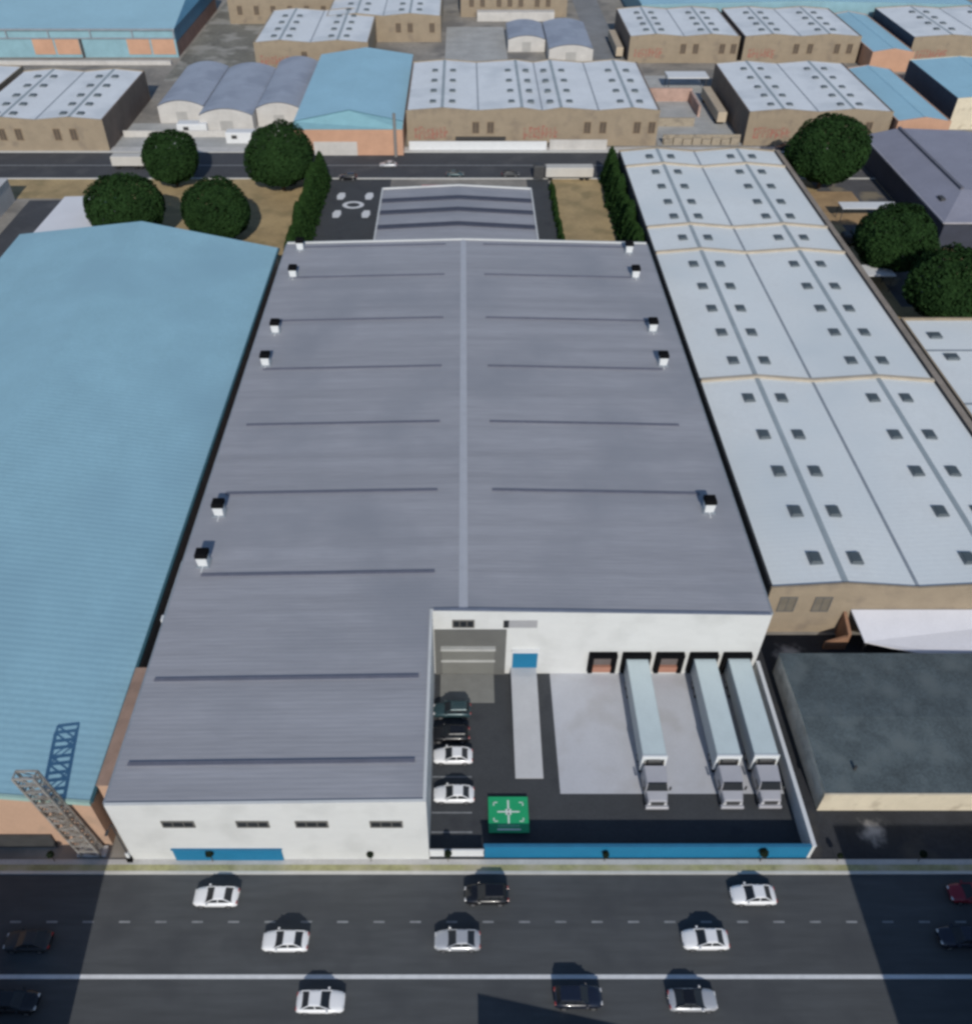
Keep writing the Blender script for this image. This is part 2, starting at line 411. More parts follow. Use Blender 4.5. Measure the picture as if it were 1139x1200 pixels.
def roof_strip(xa, xb, y, wd=.42):
    s = MB(); n = .16
    s.add([(xa,y-wd/2,rz_(xa)),(xb,y-wd/2,rz_(xb)),(xb,y+wd/2,rz_(xb)),(xa,y+wd/2,rz_(xa)),
           (xa,y-wd/2,rz_(xa)+n),(xb,y-wd/2,rz_(xb)+n),(xb,y+wd/2,rz_(xb)+n),(xa,y+wd/2,rz_(xa)+n)],
          [(0,3,2,1),(4,5,6,7),(0,1,5,4),(1,2,6,5),(2,3,7,6),(3,0,4,7)])
    s.build('roof_strip', STRIP, roof)
for y in (154.0, 142.3, 127.6, 113.4, 99.4, 84.9, 70.6, 55.8, 46.0):
    xa = -30.4 if y > 60 else -32.0
    roof_strip(xa, -3.3 if y > 60 else -4.6, y - 1.0)
    if y > 80 : roof_strip(3.7, 30.2, y - 1.0)
g = MB(); g.tube((X0-.35,63.5,9.9),(X0-.35,72.5,9.9),.2,n=10); g.box(X0-.6,X0-.02,63.2,63.9,9.4,10.3); g.build('wall_duct', WHITE_T, main)
# front openings
for u in (210, 297, 366, 453):
    p = at(u, 963, 7.3); window(main, p.x, Y0, 7.3, 3.1, 1.15, fm=WIN_F, bars=2)
window(main, .0, YL, 9.2, 2.5, 1.3, bars=2)
b = MB()
b.box(5.1, 8.3, YL-.05, YL-.003, 8.5, 9.75); ls = b.build('louvre_panel', mat('louvre_grey', (.33,.33,.34), .6, .06, .8, wave=('Z', .2, .6)), main)
b = MB(); b.box(4.5, 5.1, YL-.06, YL-.003, 8.5, 9.75); b.build('louvre_opening', DARKG, main)
b = MB(); b.box(-28.6, -17.9, Y0-.14, Y0-.003, .13, 2.3); sg = b.build('street_door', BLUE_P, main)
b = MB(); b.box(-28.7, -17.8, Y0-.2, Y0-.003, 2.3, 2.42); b.build('door_header', mat('blue_coping', (.02,.14,.26), .6), sg)
# tall grey entrance bay with its roller door
b = MB(); b.box(-3.3, 4.9, YL-.16, YL-.003, 0, 8.2); bay = b.build('entrance_bay', GREYPAN, main)
b = MB(); b.box(-2.5, 3.6, YL-.26, YL-.163, .05, 5.0); rd = b.build('roller_door', GREYDOOR, bay)
b = MB(); b.box(-2.6, 3.7, YL-.62, YL-.163, 5.0, 5.35); b.box(-2.6, 3.7, YL-.34, YL-.263, 2.6, 2.95); b.build('door_rail', mat('pale_rail', (.42,.42,.40), .6), rd)
b = MB(); b.prism_x([(59.4,.03),(YL-.3,.03),(YL-.3,.32),(59.4,.06)], -2.7, 3.6); b.build('door_ramp', CONC_D, main)
# blue door with the long pale ramp
b = MB(); b.box(5.75, 8.65, YL-.14, YL-.003, 1.3, 4.5); bd = b.build('blue_door', BLUE_P, main)
b = MB(); b.box(5.6, 8.8, YL-.5, YL-.003, 4.5, 4.7); b.build('door_canopy', WHITE_T, bd)
b = MB(); b.prism_x([(49.7,.02),(YL-.01,.02),(YL-.01,1.3),(62.2,1.3),(49.7,.12)], 5.6, 8.6); b.build('walkway', CONC_L, main)
# five dock shelters
for k, dx in enumerate((16.25, 20.15, 24.05, 27.95, 31.85)):
    d = MB(); z0, z1 = .8, 3.65
    d.box(dx-1.62, dx-1.08, YL-.6, YL-.003, z0, z1); d.box(dx+1.08, dx+1.62, YL-.6, YL-.003, z0, z1)
    d.box(dx-1.62, dx+1.62, YL-.66, YL-.003, z1, z1+.5)
    ds = d.build('dock_shelter', BLACK, main)
    d = MB(); d.box(dx-1.08, dx+1.08, YL-.1, YL-.004, z0+1.0, z1); d.build('dock_door', DOCKBR, ds)
    d = MB(); d.box(dx-1.08, dx+1.08, YL-.45, YL-.004, z0, z0+1.0); d.build('dock_leveller', DOCKOR, ds)
# rear office wing
b = MB()
b.prism_y([(-18,0),(15.1,0),(15.1,6.2),(-1,7.0),(-18,6.2)], 191.0, 191.3)
b.box(-18, -17.7, 155.1, 191, 0, 6.2); b.box(14.8, 15.1, 155.1, 191, 0, 6.2)
wing = b.build('office_wing', WHITE_W, main)
b = MB()
b.poly([(-17.7,155.1,5.9),(-1,155.1,6.75),(-1,191,6.75),(-17.7,191,5.9)]); b.poly([(-1,155.1,6.75),(14.8,155.1,5.9),(14.8,191,5.9),(-1,191,6.75)])
b.build('wing_roof', ROOF_M, wing)
for y in (171.6, 178.6, 184.6):
    s = MB(); s.prism_x([(y-.6,5.6),(y+.6,5.6),(y+.6,6.3),(y-.6,6.3)], -17.6, 14.7)
    s = MB()
    for xa, xb, za, zb in ((-17.6,-1,5.9,6.75),(-1,14.7,6.75,5.9)):
        s.add([(xa,y-.8,za),(xb,y-.8,zb),(xb,y+.8,zb),(xa,y+.8,za),(xa,y-.8,za+.3),(xb,y-.8,zb+.3),(xb,y+.8,zb+.3),(xa,y+.8,za+.3)],
              [(0,3,2,1),(4,5,6,7),(0,1,5,4),(1,2,6,5),(2,3,7,6),(3,0,4,7)])
    s.build('wing_roof_strip', mat('dark_wing_strip', (.055,.06,.085), .8), wing)
b = MB(); b.box(-9.6, -4.4, 191.4, 199.5, 3.2, 3.5); b.box(-9.4, -9.2, 199, 199.2, 0, 3.2); b.box(-4.8, -4.6, 199, 199.2, 0, 3.2)
b.build('entrance_canopy', PINK, wing)
b = MB(); b.box(-4.3, 9, 191.4, 195.2, 2.6, 2.9); b.box(-4.2, -4, 194.9, 195.1, 0, 2.6); b.box(8.7, 8.9, 194.9, 195.1, 0, 2.6)
b.build('porch_roof', PINK, wing)

# ------------------------------------------------------------------ yard walls, gate, sign board
b = MB(); b.box(2.1, 34.35, 40.9, 41.16, 0, 2.3)
fw = tag(b.build('yard_wall', BLUE_P), 'long bright blue wall closing the loading yard along the street pavement', 'wall')
b = MB(); b.box(2.0, 34.28, 40.86, 41.2, 2.3, 2.38); b.build('coping', mat('blue_coping', (.04,.20,.36), .6), fw)
b = MB(); b.box(34.36, 34.66, 40.9, 63.55, 0, 2.4)
sw = tag(b.build('side_wall', WHITE_W), 'white wall running back along the trucks on the right of the loading yard', 'wall')
b = MB(); b.box(34.30, 34.72, 40.86, 63.56, 2.4, 2.5); b.build('coping', WHITE_T, sw)
gt = empty('sliding_gate', (-.6, 41.05, 0), 'low white gate across the yard entrance beside the parked cars', 'gate')
b = MB(); b.box(-3.35, 2.0, 41.0, 41.1, .25, 1.3); b.build('gate_panel', WHITE_T, gt)
b = MB(); b.box(-3.38, 2.05, 40.97, 41.13, 1.3, 1.4); b.box(-3.38, 2.05, 40.97, 41.13, .13, .25); b.build('gate_rail', WHITE_T, gt)
sb = empty('sign_board', (4.6, 45.2, 0), 'square green board with a white cross lying low on the dark yard', 'sign')
b = MB(); bz = .3  # sign raised on added posts to lift it from the wall's shadow
b.box(2.6, 6.75, 43.35, 47.35, bz, bz+.1); b.build('board', GREEN_S, sb)
b = MB()
for px_ in (2.9, 6.45):
    for py_ in (43.7, 47.0): b.box(px_-.08, px_+.08, py_-.08, py_+.08, 0, bz)
b.build('post', DKSTEEL, sb)
b = MB(); zt, cxx, cyy = bz+.108, 4.68, 45.65
def q(xa, xb, ya, yb): b.box(xa, xb, ya, yb, bz+.09, zt)
q(cxx-1.15, cxx+1.15, cyy-.07, cyy+.07); q(cxx-.08, cxx+.08, cyy+.07, cyy+1.3); q(cxx-.08, cxx+.08, cyy-1.3, cyy-.07)
q(cxx-.28, cxx+.28, cyy+.09, cyy+.30); q(cxx-.28, cxx+.28, cyy-.34, cyy-.09)
for sx in (-1, 1):
    for sy in (-1, 1):
        q(cxx+sx*1.35-.22, cxx+sx*1.35+.22, cyy+sy*1.05-.05, cyy+sy*1.05+.05)
        q(cxx+sx*1.52-.05, cxx+sx*1.52+.05, cyy+sy*.9-.22, cyy+sy*.9+.22)
q(cxx-1.2, cxx+1.2, 43.62, 43.78)
b.build('white_cross', SIGNW, sb)
b = MB()
for k in range(9): q(cxx-1.1+k*.25, cxx-1.1+k*.25+.14, 43.98, 44.22)
b.build('caption_marks', plain('pale_green', (.25,.55,.38), .6), sb)

def dust_patch(x, y, rx, ry, col):
    '''pale dust thinning out over the dark lot'''
    m = bpy.data.materials.new('thin_dust'); m.use_nodes = True; nt = m.node_tree; N = nt.nodes; L = nt.links; bs = N['Principled BSDF']
    bs.inputs['Roughness'].default_value = .95
    tc = N.new('ShaderNodeTexCoord'); mp = N.new('ShaderNodeMapping'); mp.inputs['Scale'].default_value = (1/rx, 1/ry, 1)
    L.new(tc.outputs['Object'], mp.inputs['Vector'])
    ln = N.new('ShaderNodeVectorMath'); ln.operation = 'LENGTH'; L.new(mp.outputs['Vector'], ln.inputs[0])
    nz = N.new('ShaderNodeTexNoise'); nz.inputs['Scale'].default_value = .9; nz.inputs['Detail'].default_value = 6; L.new(tc.outputs['Object'], nz.inputs['Vector'])
    ad = N.new('ShaderNodeMath'); ad.operation = 'MULTIPLY_ADD'; ad.inputs[1].default_value = 1.5; L.new(nz.outputs['Fac'], ad.inputs[0]); L.new(ln.outputs['Value'], ad.inputs[2])
    mr = N.new('ShaderNodeMapRange'); mr.interpolation_type = 'SMOOTHSTEP'; mr.inputs['From Min'].default_value = 1.65; mr.inputs['From Max'].default_value = .75
    L.new(ad.outputs[0], mr.inputs['Value'])
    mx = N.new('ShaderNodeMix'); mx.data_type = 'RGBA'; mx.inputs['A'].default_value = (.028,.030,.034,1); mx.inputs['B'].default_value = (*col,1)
    L.new(mr.outputs['Result'], mx.inputs['Factor']); L.new(mx.outputs['Result'], bs.inputs['Base Color'])
    b = MB(); b.poly([(1.25*rx*math.cos(2*math.pi*k/24), 1.25*ry*math.sin(2*math.pi*k/24), 0) for k in range(24)])
    o = struct(b.build('dust_patch', m)); o.location = (x, y, .018)
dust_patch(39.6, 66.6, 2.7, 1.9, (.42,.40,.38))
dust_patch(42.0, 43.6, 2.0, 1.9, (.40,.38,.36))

# ------------------------------------------------------------------ vents on the grey roof
def make_vent():
    e = empty('roof_vent', (0,0,0))
    b = MB(); b.add([(-.55,-.55,-.1),(.55,-.55,-.1),(.55,.55,-.1),(-.55,.55,-.1),(-.62,-.68,1.35),(.62,-.68,1.35),(.62,.6,1.35),(-.62,.6,1.35)],
                    [(0,3,2,1),(4,5,6,7),(0,1,5,4),(1,2,6,5),(2,3,7,6),(3,0,4,7)]); b.build('housing', WHITE_T, e, world=False)
    b = MB(); b.bevbox(-.72, .72, -.62, .78, 1.352, 2.0, .16); b.build('hood', BLACK, e, world=False)
    b = MB(); b.box(-.8, .8, -.8, .8, -.12, .12); b.build('base_frame', GUTTER, e, world=False)
    b = MB(); b.tube((.0,-.62,.1),(.0,-1.5,.1),.08,n=6); b.build('drain_pipe', WHITE_T, e, world=False)
    return e
V0 = make_vent()
spots = [(-30.2,152.6),(-30.0,142.0),(-30.2,123.5),(-30.2,114.0),(-30.4,80.3),(-30.5,71.6),(30.5,151.4),(30.3,141.8),(30.5,123.9),(30.5,114.0),(30.7,80.9)]
words = ['left roof edge, farthest, at the rear corner', 'left roof edge, second from the rear', 'left roof edge, third from the rear', 'left roof edge, fourth from the rear',
         'left roof edge, second from the street', 'left roof edge, nearest the street', 'right roof edge, farthest, at the rear corner', 'right roof edge, second from the rear',
         'right roof edge, third from the rear', 'right roof edge, fourth from the rear', 'right roof edge, alone nearest the loading yard']
for k, (x, y) in enumerate(spots):
    o = V0 if k == 0 else copy_tree(V0)
    o.location = (x, y, rz_(x)); tag(o, 'white vent with black hood, ' + words[k], 'roof vent', 'vents along the edges of the grey roof')

# ------------------------------------------------------------------ blue-roofed hall on the left
bl = empty('blue_roof_hall', (-60, 42, 0), 'large hall under a pale blue ribbed roof left of the grey warehouse', 'hall')
BX0, BX1, BR, BE, BZ = -86.5, -35.2, -61, 8.9, 12.9
def bz_(x): return BZ - (BZ-BE)*abs(x-BR)/25.8
def by0(x): return 42.1 - .02*(x+35)*-1
def by1(x): return 156.5 + (-35.2-x)*.112
b = MB()
for xa, xb in ((BX0,BR),(BR,BX1)):
    b.poly([(xa,42.0,bz_(xa)),(xb,42.0,bz_(xb)),(xb,by1(xb),bz_(xb)),(xa,by1(xa),bz_(xa))])
b.build('roof', BLUE_R, bl)
b = MB()
b.prism_y([(BX0+.3,0),(BX1-.3,0),(BX1-.3,BE-.12),(BR,BZ-.12),(BX0+.3,BE-.12)], 42.25, 42.6)
b.box(BX1-.6, BX1-.3, 42.6, 156, 0, BE-.15); b.box(BX0+.3, BX0+.6, 42.6, 161.5, 0, BE-.15)
b.poly([(BX1-.3,156,0),(BX0+.3,161.5,0),(BX0+.3,161.5,BE-.15),(BR,by1(BR)-.4,BZ-.15),(BX1-.3,156,BE-.15)])
b.build('wall', SALMON, bl)
b = MB()
for xa, xb in ((BX0,BR),(BR,BX1)):
    b.add([(xa,41.9,bz_(xa)-.5),(xb,41.9,bz_(xb)-.5),(xb,42.2,bz_(xb)-.5),(xa,42.2,bz_(xa)-.5),
           (xa,41.9,bz_(xa)+.06),(xb,41.9,bz_(xb)+.06),(xb,42.2,bz_(xb)+.06),(xa,42.2,bz_(xa)+.06)],
          [(0,3,2,1),(4,5,6,7),(0,1,5,4),(1,2,6,5),(2,3,7,6),(3,0,4,7)])
b.build('fascia', mat('green_fascia', (.30,.44,.40), .7, .1, .4), bl)
b = MB(); b.box(BX1-.05, BX1+.28, 42.1, 156.4, BE-.22, BE+.04); b.build('gutter', mat('dark_teal_gutter', (.03,.09,.11), .6), bl)
b = MB(); b.box(-62, -41, 41.98, 42.245, 0, 2.3); b.build('entrance_shutter', DKSTEEL, bl)
b = MB(); b.box(-34.75, -33.35, 43.4, 57, 0, 9.6)
pw = tag(b.build('party_wall', SALMON), 'narrow salmon wall between the blue roof and the front of the grey warehouse', 'wall')
b = MB(); b.box(-34.8, -33.3, 43.3, 57.1, 9.6, 9.72); b.build('coping', mat('brown_coping', (.30,.20,.15), .85, .2, .5), pw)

# lattice tower by the salmon wall
tw = empty('lattice_tower', (-37.2, 41.6, 0), 'leaning steel lattice tower standing before the salmon wall at the street', 'tower')
Ht, lean, hx, hy = 14.8, -1.9, .95, .4
def tp(sx, sy, z): return (-37.2 + sx*hx + lean*z/Ht, 41.4 + sy*hy, z)
for sx in (-1,1):
    for sy in (-1,1):
        b = MB(); b.bar(tp(sx,sy,0), tp(sx,sy,Ht), .19); b.build('upright', STEEL, tw)
b = MB(); n = 13
for k in range(n):
    z0, z1 = Ht*k/n, Ht*(k+1)/n
    for sy in (-1,1):
        b.bar(tp(-1,sy,z1), tp(1,sy,z1), .15)
        b.bar(tp(-1 if k%2 else 1,sy,z0), tp(1 if k%2 else -1,sy,z1), .09)
    for sx in (-1,1):
        b.bar(tp(sx,-1,z1), tp(sx,1,z1), .12); b.bar(tp(sx,-1 if k%2 else 1,z0), tp(sx,1 if k%2 else -1,z1), .10)
b.build('bracing', STEEL, tw)
b = MB(); b.box(-38.7, -35.8, 40.97, 42.0, 0, .35); b.build('footing', CONC_L, tw)

# lamp post at the corner of the white front
lp = empty('street_lamp', (-33.2, 40.6, .12), 'thin dark street lamp leaning past the left corner of the white front', 'street lamp')
b = MB(); b.tube((-33.2,40.6,.1),(-33.2,40.6,7.4),.09,.06,n=8); b.build('pole', DKSTEEL, lp)
b = MB(); b.box(-33.45,-32.95,40.35,40.85,.1,.9); b.build('base_box', BLACK, lp)
b = MB(); b.box(-33.35,-33.05,40.45,40.75,.9,1.7); b.build('white_band', WHITE_T, lp)
b = MB(); b.tube((-33.2,40.6,7.35),(-33.3,39.9,7.5),.05,n=6); b.box(-33.42,-33.18,39.4,39.95,7.42,7.56); b.build('lamp_head', DKSTEEL, lp)

# ------------------------------------------------------------------ white double-gabled warehouse on the right
wb = hall('white_roof_warehouse', 'long tan brick warehouse with white twin gabled roofs right of the grey one', 'warehouse',
          36.5, 73.2, 70.0, 208.6, 7.75, (45.3, 64.0), (54.1,), .75, TAN, ROOF_W, .28, ridge_w=.75, valley_w=.4, side_wallm=mat('gap_shade_brick', (.02,.021,.024), .9, .2, .4), cross=(113.5, 156.6, 167.6, 199.0), copem=TAN_T)  # side walls near black: shade of the narrow gap painted in
for v in (467, 510, 553, 600, 655, 310, 336, 362, 390, 423, 279, 202, 219, 237, 254, 184):
    y = at(900, v, 8.3).y
    for rx in (45.3, 64.0):
        for s in (-1, 1):
            skylight(wb, rx + s*2.45, y, 8.33, 1.55, 2.0)
for x in (39.0, 43.2): window(wb, x, 70.0, 5.2, 2.1, 2.6, bars=1, gm=mat('dusty_pane', (.16,.14,.11), .5, .2, .6))
b = MB(); b.box(73.4, 75.0, 90, 211, 0, 7.2)
pw = tag(b.build('boundary_wall', mat('grey_brown_wall', (.25,.215,.18), .9, .2, .25, fine=.1)), 'long grey brown wall along the right side of the white twin gabled warehouse', 'wall')
b = MB(); b.box(73.35, 73.8, 90, 211.05, 7.2, 7.4); b.build('coping', TAN_T, pw)

nb = hall('white_roof_hall', 'white flat roofed hall with tan parapet at the right edge below the trees', 'hall',
          75.6, 112, 84, 134.0, 6.6, (), (), 0, TAN, ROOF_W, .45, ridge_w=0, valley_w=0, copem=TAN_T)
b = MB()
for y in (124.0, 109, 95): b.box(75.95, 111.6, y-.2, y+.2, 6.55, 6.75)
b.build('roof_seam', GUTTER, nb)
for (u, v) in ((1095, 393), (1115, 418)):
    p = at(u, v, 6.8); skylight(nb, p.x, p.y, 6.75, 2.0, 1.7)

# lean-to and dark roofed shed at the street corner
ln = empty('lean_to_shelter', (47, 69.5, 0), 'white sloping lean-to roof against the tan wall above the dark slate roof', 'shelter')
b = MB()
b.add([(47.0,69.9,4.3),(82,69.9,4.3),(82,60.0,2.9),(60,62.4,2.9),(47.8,66.1,2.9)], [(0,4,3,2,1)])
b.add([(47.0,69.9,4.1),(82,69.9,4.1),(82,60.0,2.7),(60,62.4,2.7),(47.8,66.1,2.7)], [(0,1,2,3,4)])
b.add([(47.0,69.9,4.3),(82,69.9,4.3),(82,60.0,2.9),(60,62.4,2.9),(47.8,66.1,2.9),(47.0,69.9,4.1),(82,69.9,4.1),(82,60.0,2.7),(60,62.4,2.7),(47.8,66.1,2.7)],
      [(0,5,9,4),(4,9,8,3),(3,8,7,2),(2,7,6,1)])
b.build('roof', mat('white_awning', (.62,.62,.655), .7, .05, .3, fine=.03), ln)
b = MB()
for x, y in ((48.2,66.2),(60,62.8),(70,61.6),(81.5,60.4)): b.box(x-.12,x+.12,y-.0,y+.24,0,2.72)
b.build('post', DKSTEEL, ln)
b = MB(); b.prism_x([(67.2,0),(69.95,0),(69.95,3.9),(67.2,2.95)], 46.2, 46.6); b.prism_y([(43.9,0),(46.2,0),(46.2,2.4),(43.9,1.2)], 67.2, 67.5)
b.build('end_wall', mat('rust_brown', (.27,.145,.085), .9, .25, .5), ln)

sh = empty('slate_roof_shed', (48, 46, 0), 'low cream shed under a mottled dark slate roof by the street corner', 'shed')
SX0, SX1, SY0, SY1, SZ = 36.9, 70, 46.0, 63.8, 3.5
b = MB()
b.poly([(SX0-.1,SY0-.1,SZ),(SX1,SY0-.1,SZ),(SX1,54.8,SZ+.55),(SX0-.1,54.8,SZ+.55)])
b.poly([(SX0-.1,54.8,SZ+.55),(SX1,54.8,SZ+.55),(SX1,SY1+.1,SZ),(SX0-.1,SY1+.1,SZ)])
b.build('roof', SLATE, sh)
b = MB()
b.box(SX0, SX1, SY0, SY0+.3, 0, SZ-.03); b.box(SX0, SX1, SY1-.3, SY1, 0, SZ-.03)
b.prism_x([(SY0+.3,0),(SY1-.3,0),(SY1-.3,SZ-.03),(54.8,SZ+.5),(SY0+.3,SZ-.03)], SX0, SX0+.3, 1)
b.build('wall', [CREAM, mat('weathered_tan', (.72,.66,.55), .9, .2, .4, fine=.1, stain=((.5,.45,.36), .5, .5, .66))], sh)
b = MB(); b.box(SX0-.2, SX1, SY0-.22, SY0-.02, SZ-.28, SZ+.05); b.build('fascia', CREAM, sh)
b = MB(); b.tube((40.6,48.6,SZ),(40.6,48.6,SZ+.8),.16,n=8); b.build('vent_pipe', DKSTEEL, sh)

# ------------------------------------------------------------------ halls beyond the back road
def front_windows(e, xs, y, z, w=1.9, h=3.0):
    for x in xs: window(e, x, y, z, w, h, bars=1, gm=mat('brown_pane', (.10,.075,.055), .5, .2, .6), fm=mat('tan_frame', (.26,.19,.12), .8, .1, 1))
def far_sky(e, ridges, ys, z, off=2.2, w=1.7):
    for rx in ridges:
        for y in ys:
            for s in (-1, 1): skylight(e, rx + s*off, y, z, w, w)

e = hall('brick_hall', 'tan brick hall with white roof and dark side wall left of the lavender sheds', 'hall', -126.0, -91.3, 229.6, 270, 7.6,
         (-117, -99.8), (-108.4,), .7, TAN, ROOF_WF, .2, group='tan brick halls with white roofs', side_wallm=TAN_SHADE)
front_windows(e, (-117.6,-113.4,-103.6,-99.4), 229.6, 4.2); far_sky(e, (-117,-99.8), (233,240,247,255,263), 8.2)
e = hall('brick_hall', 'white roofed hall cut by the left edge, below the wide blue roof', 'hall', -160, -128.5, 238, 276, 7.2, (-144,), (), .7, TAN, ROOF_WF, .2, group='tan brick halls with white roofs')
far_sky(e, (-144,), (245,253,261), 7.7)

# three vaulted lavender sheds
def vault(name, label, x0, x1, y0, y1, h, rise, group):
    e = empty(name, (x0, y0, 0), label, 'shed', group)
    n = 12; arc = []
    for k in range(n+1):
        t = k/n; arc.append((x0+(x1-x0)*t, h + rise*(1-(2*t-1)**2)))
    b = MB()
    b.prism_y([(x0,0),(x1,0)] + arc[::-1], y0, y0+.4); b.prism_y([(x0,0),(x1,0)] + arc[::-1], y1-.4, y1)
    b.box(x0, x0+.3, y0+.4, y1-.4, 0, h); b.box(x1-.3, x1, y0+.4, y1-.4, 0, h)
    b.build('wall', PALE, e)
    b = MB()
    for (xa, za), (xb, zb) in zip(arc, arc[1:]):
        b.poly([(xa,y0+.25,za+.15),(xb,y0+.25,zb+.15),(xb,y1,zb+.15),(xa,y1,za+.15)])
    b.build('roof', LAV, e)
    b = MB(); b.box(x0+(x1-x0)*.38, x0+(x1-x0)*.62, y0-.06, y0-.003, 0, 3.0); b.build('shutter', mat('dull_shutter', (.36,.35,.33), .8, .1, .4), e)
    return e
G = 'curved lavender roofed sheds by the back road'
vault('vaulted_shed', 'pale shed with curved lavender roof, leftmost by the dark brick side wall', -83.4, -70.9, 250.2, 286, 4.3, 1.5, G)
vault('vaulted_shed', 'widest pale shed with curved lavender roof behind the roadside trees', -70.6, -56.3, 243.0, 284, 4.3, 1.7, G)
vault('vaulted_shed', 'pale shed with curved lavender roof touching the blue roofed salmon hall', -56.0, -44.2, 247.6, 290, 4.6, 1.5, G)

# blue roofed salmon hall
e = empty('blue_roof_hall', (-29, 227, 0), 'salmon hall with pale blue gabled roof facing the back road', 'hall')
x0, x1, y0, y1, hh, xr, rr = -43.3, -15.3, 226.8, 291, 6.4, -29.4, 2.0
b = MB(); b.prism_y([(x0,0),(x1,0),(x1,hh),(x0,hh)], y0, y0+.4)
b.box(x0,x0+.3,y0+.4,y1,0,hh); b.box(x1-.3,x1,y0+.4,y1,0,hh); b.box(x0+.3,x1-.3,y1-.4,y1,0,hh); b.build('wall', ORANGE, e)
b = MB()
b.poly([(x0,y0-.1,hh+.03),(x1,y0-.1,hh+.03),(x1,y0+4.5,hh+.4),(xr,y0+8,hh+rr),(x0,y0+4.5,hh+.4)], 1)
b.poly([(x0,y0+4.5,hh+.4),(xr,y0+8,hh+rr),(xr,y1,hh+rr),(x0,y1,hh)]); b.poly([(xr,y0+8,hh+rr),(x1,y0+4.5,hh+.4),(x1,y1,hh),(xr,y1,hh+rr)])
b.build('roof', [BLUE_R2, mat('teal_apron', (.25,.46,.50), .7, .08, .3)], e)
b = MB()
for xa, xb, za, zb, ya, yb in ((x0,xr,hh+.4,hh+rr,y0+4.5,y0+8),(xr,x1,hh+rr,hh+.4,y0+8,y0+4.5)):
    b.add([(xa,ya-.25,za-.1),(xb,yb-.25,zb-.1),(xb,yb+.25,zb-.1),(xa,ya+.25,za-.1),(xa,ya-.25,za+.12),(xb,yb-.25,zb+.12),(xb,yb+.25,zb+.12),(xa,ya+.25,za+.12)],
          [(0,3,2,1),(4,5,6,7),(0,1,5,4),(1,2,6,5),(2,3,7,6),(3,0,4,7)])
b.build('ridge_cap', mat('dark_teal_cap', (.12,.24,.28), .7), e)
b = MB(); b.box(-38,-27,y0-.1,y0-.004,0,3.4); b.build('wall_panel', PALE, e)
b = MB(); b.tube((-17.2,225.9,0),(-17.2,225.9,10.6),.42,.36,n=10)
tag(b.build('chimney_pipe', mat('grey_pipe', (.2,.19,.18), .8)), 'grey upright pipe at the right corner of the blue roofed salmon hall', 'pipe')

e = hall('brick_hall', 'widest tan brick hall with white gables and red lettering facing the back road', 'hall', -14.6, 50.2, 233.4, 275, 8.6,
         (-5.4, 15, 25, 43.2), (3.8, 20.2, 34.6), .7, TAN, ROOF_WF, .22, group='tan brick halls with white roofs', side_wallm=TAN_SHADE)
far_sky(e, (-5.4, 15, 25, 43.2), (239,247.5,256,265), 9.2, 2.5, 1.6)
front_windows(e, (3.2,7.0,32.0,36.0,44.8,48.6), 233.4, 4.6)
painted_sign(e, -12.6, -4, 1.6, 5.0, 233.4, 1); painted_sign(e, 15.6, 24.5, 1.6, 5.2, 233.4, 2)
b = MB(); b.box(-2, 11, 232.2, 233.38, 2.0, 2.35); b.build('door_canopy', DKSTEEL, e)

e = hall('brick_hall', 'tan brick hall with white roof and shaded side wall behind the right tree', 'hall', 73.2, 110.0, 233.6, 275.5, 8.2,
         (82, 100), (91,), .7, TAN, ROOF_WF, .22, group='tan brick halls with white roofs', side_wallm=TAN_SHADE)
far_sky(e, (82, 100), (238,245,252,260,268), 8.8, 2.4, 1.5); painted_sign(e, 75.2, 84, 1.6, 4.8, 233.6, 3)
front_windows(e, (100.6,104.6), 233.6, 4.5)

def plain_hall(name, label, x0, x1, y0, y1, h, wallm, roofm, sidem=None, rise=1.0, group=None, sidewall_up=0):
    return hall(name, label, 'hall', x0, x1, y0, y1, h, ((x0+x1)/2,), (), rise, wallm, roofm, .1, group=group, ridge_w=.6, ridgem=roofm, valley_w=0, side_wallm=sidem)
GB = 'small blue roofed sheds among the brick halls'
plain_hall('blue_roof_shed', 'narrow blue roofed shed with salmon front beside the dark sided hall', 111.0, 124.6, 231.8, 276, 6.6, ORANGE, BLUE_R2, group=GB)
plain_hall('blue_roof_shed', 'blue roofed hall with dark navy side wall at the right edge', 131.4, 160, 245.3, 280, 7.9, CREAM, BLUE_R2, mat('navy_side', (.03,.045,.075), .8, .15, .3), group=GB)

# rows farther back
e = empty('blue_roof_hall', (-120, 312, 0), 'wide blue roofed hall with orange and teal wall panels at top left', 'hall')
x0, x1, y0, y1, hh = -200, -93.0, 311.4, 372, 8.5
b = MB(); b.box(x0,x1,y0,y0+.4,0,hh); b.box(x0,x0+.4,y0+.4,y1,0,hh); b.box(x0+.4,x1,y1-.4,y1,0,hh); b.build('wall', TEAL, e)
b = MB(); b.prism_x([(y0+.4,0),(y1-.4,0),(y1-.4,4.3),(y0+.4,4.3)], x1-.4, x1, 0); b.prism_x([(y0+.4,4.3),(y1-.4,4.3),(y1-.4,8.45),(y0+.4,8.45)], x1-.42, x1+.05, 1)
b.build('side_wall', [mat('red_brown_brick', (.26,.15,.115), .9, .2, .3, fine=.1), NAVY_C], e)
b = MB(); b.poly([(x0,y0-.3,hh+.02),(x1+.3,y0-.3,hh+.02),(x1-6,y1,hh+3.0),(x0,y1,hh+3.0)]); b.poly([(x1+.3,y0-.3,hh+.02),(x1+.3,y1,hh+.02),(x1-6,y1,hh+3)], 1)
b.build('roof', [mat('wide_blue_roof', (.30,.49,.57), .65, .06, .05, fine=.03), NAVY_C], e)
b = MB(); b.box(x0,x1+.3,y0-.55,y0-.32,hh-.5,hh+.06)
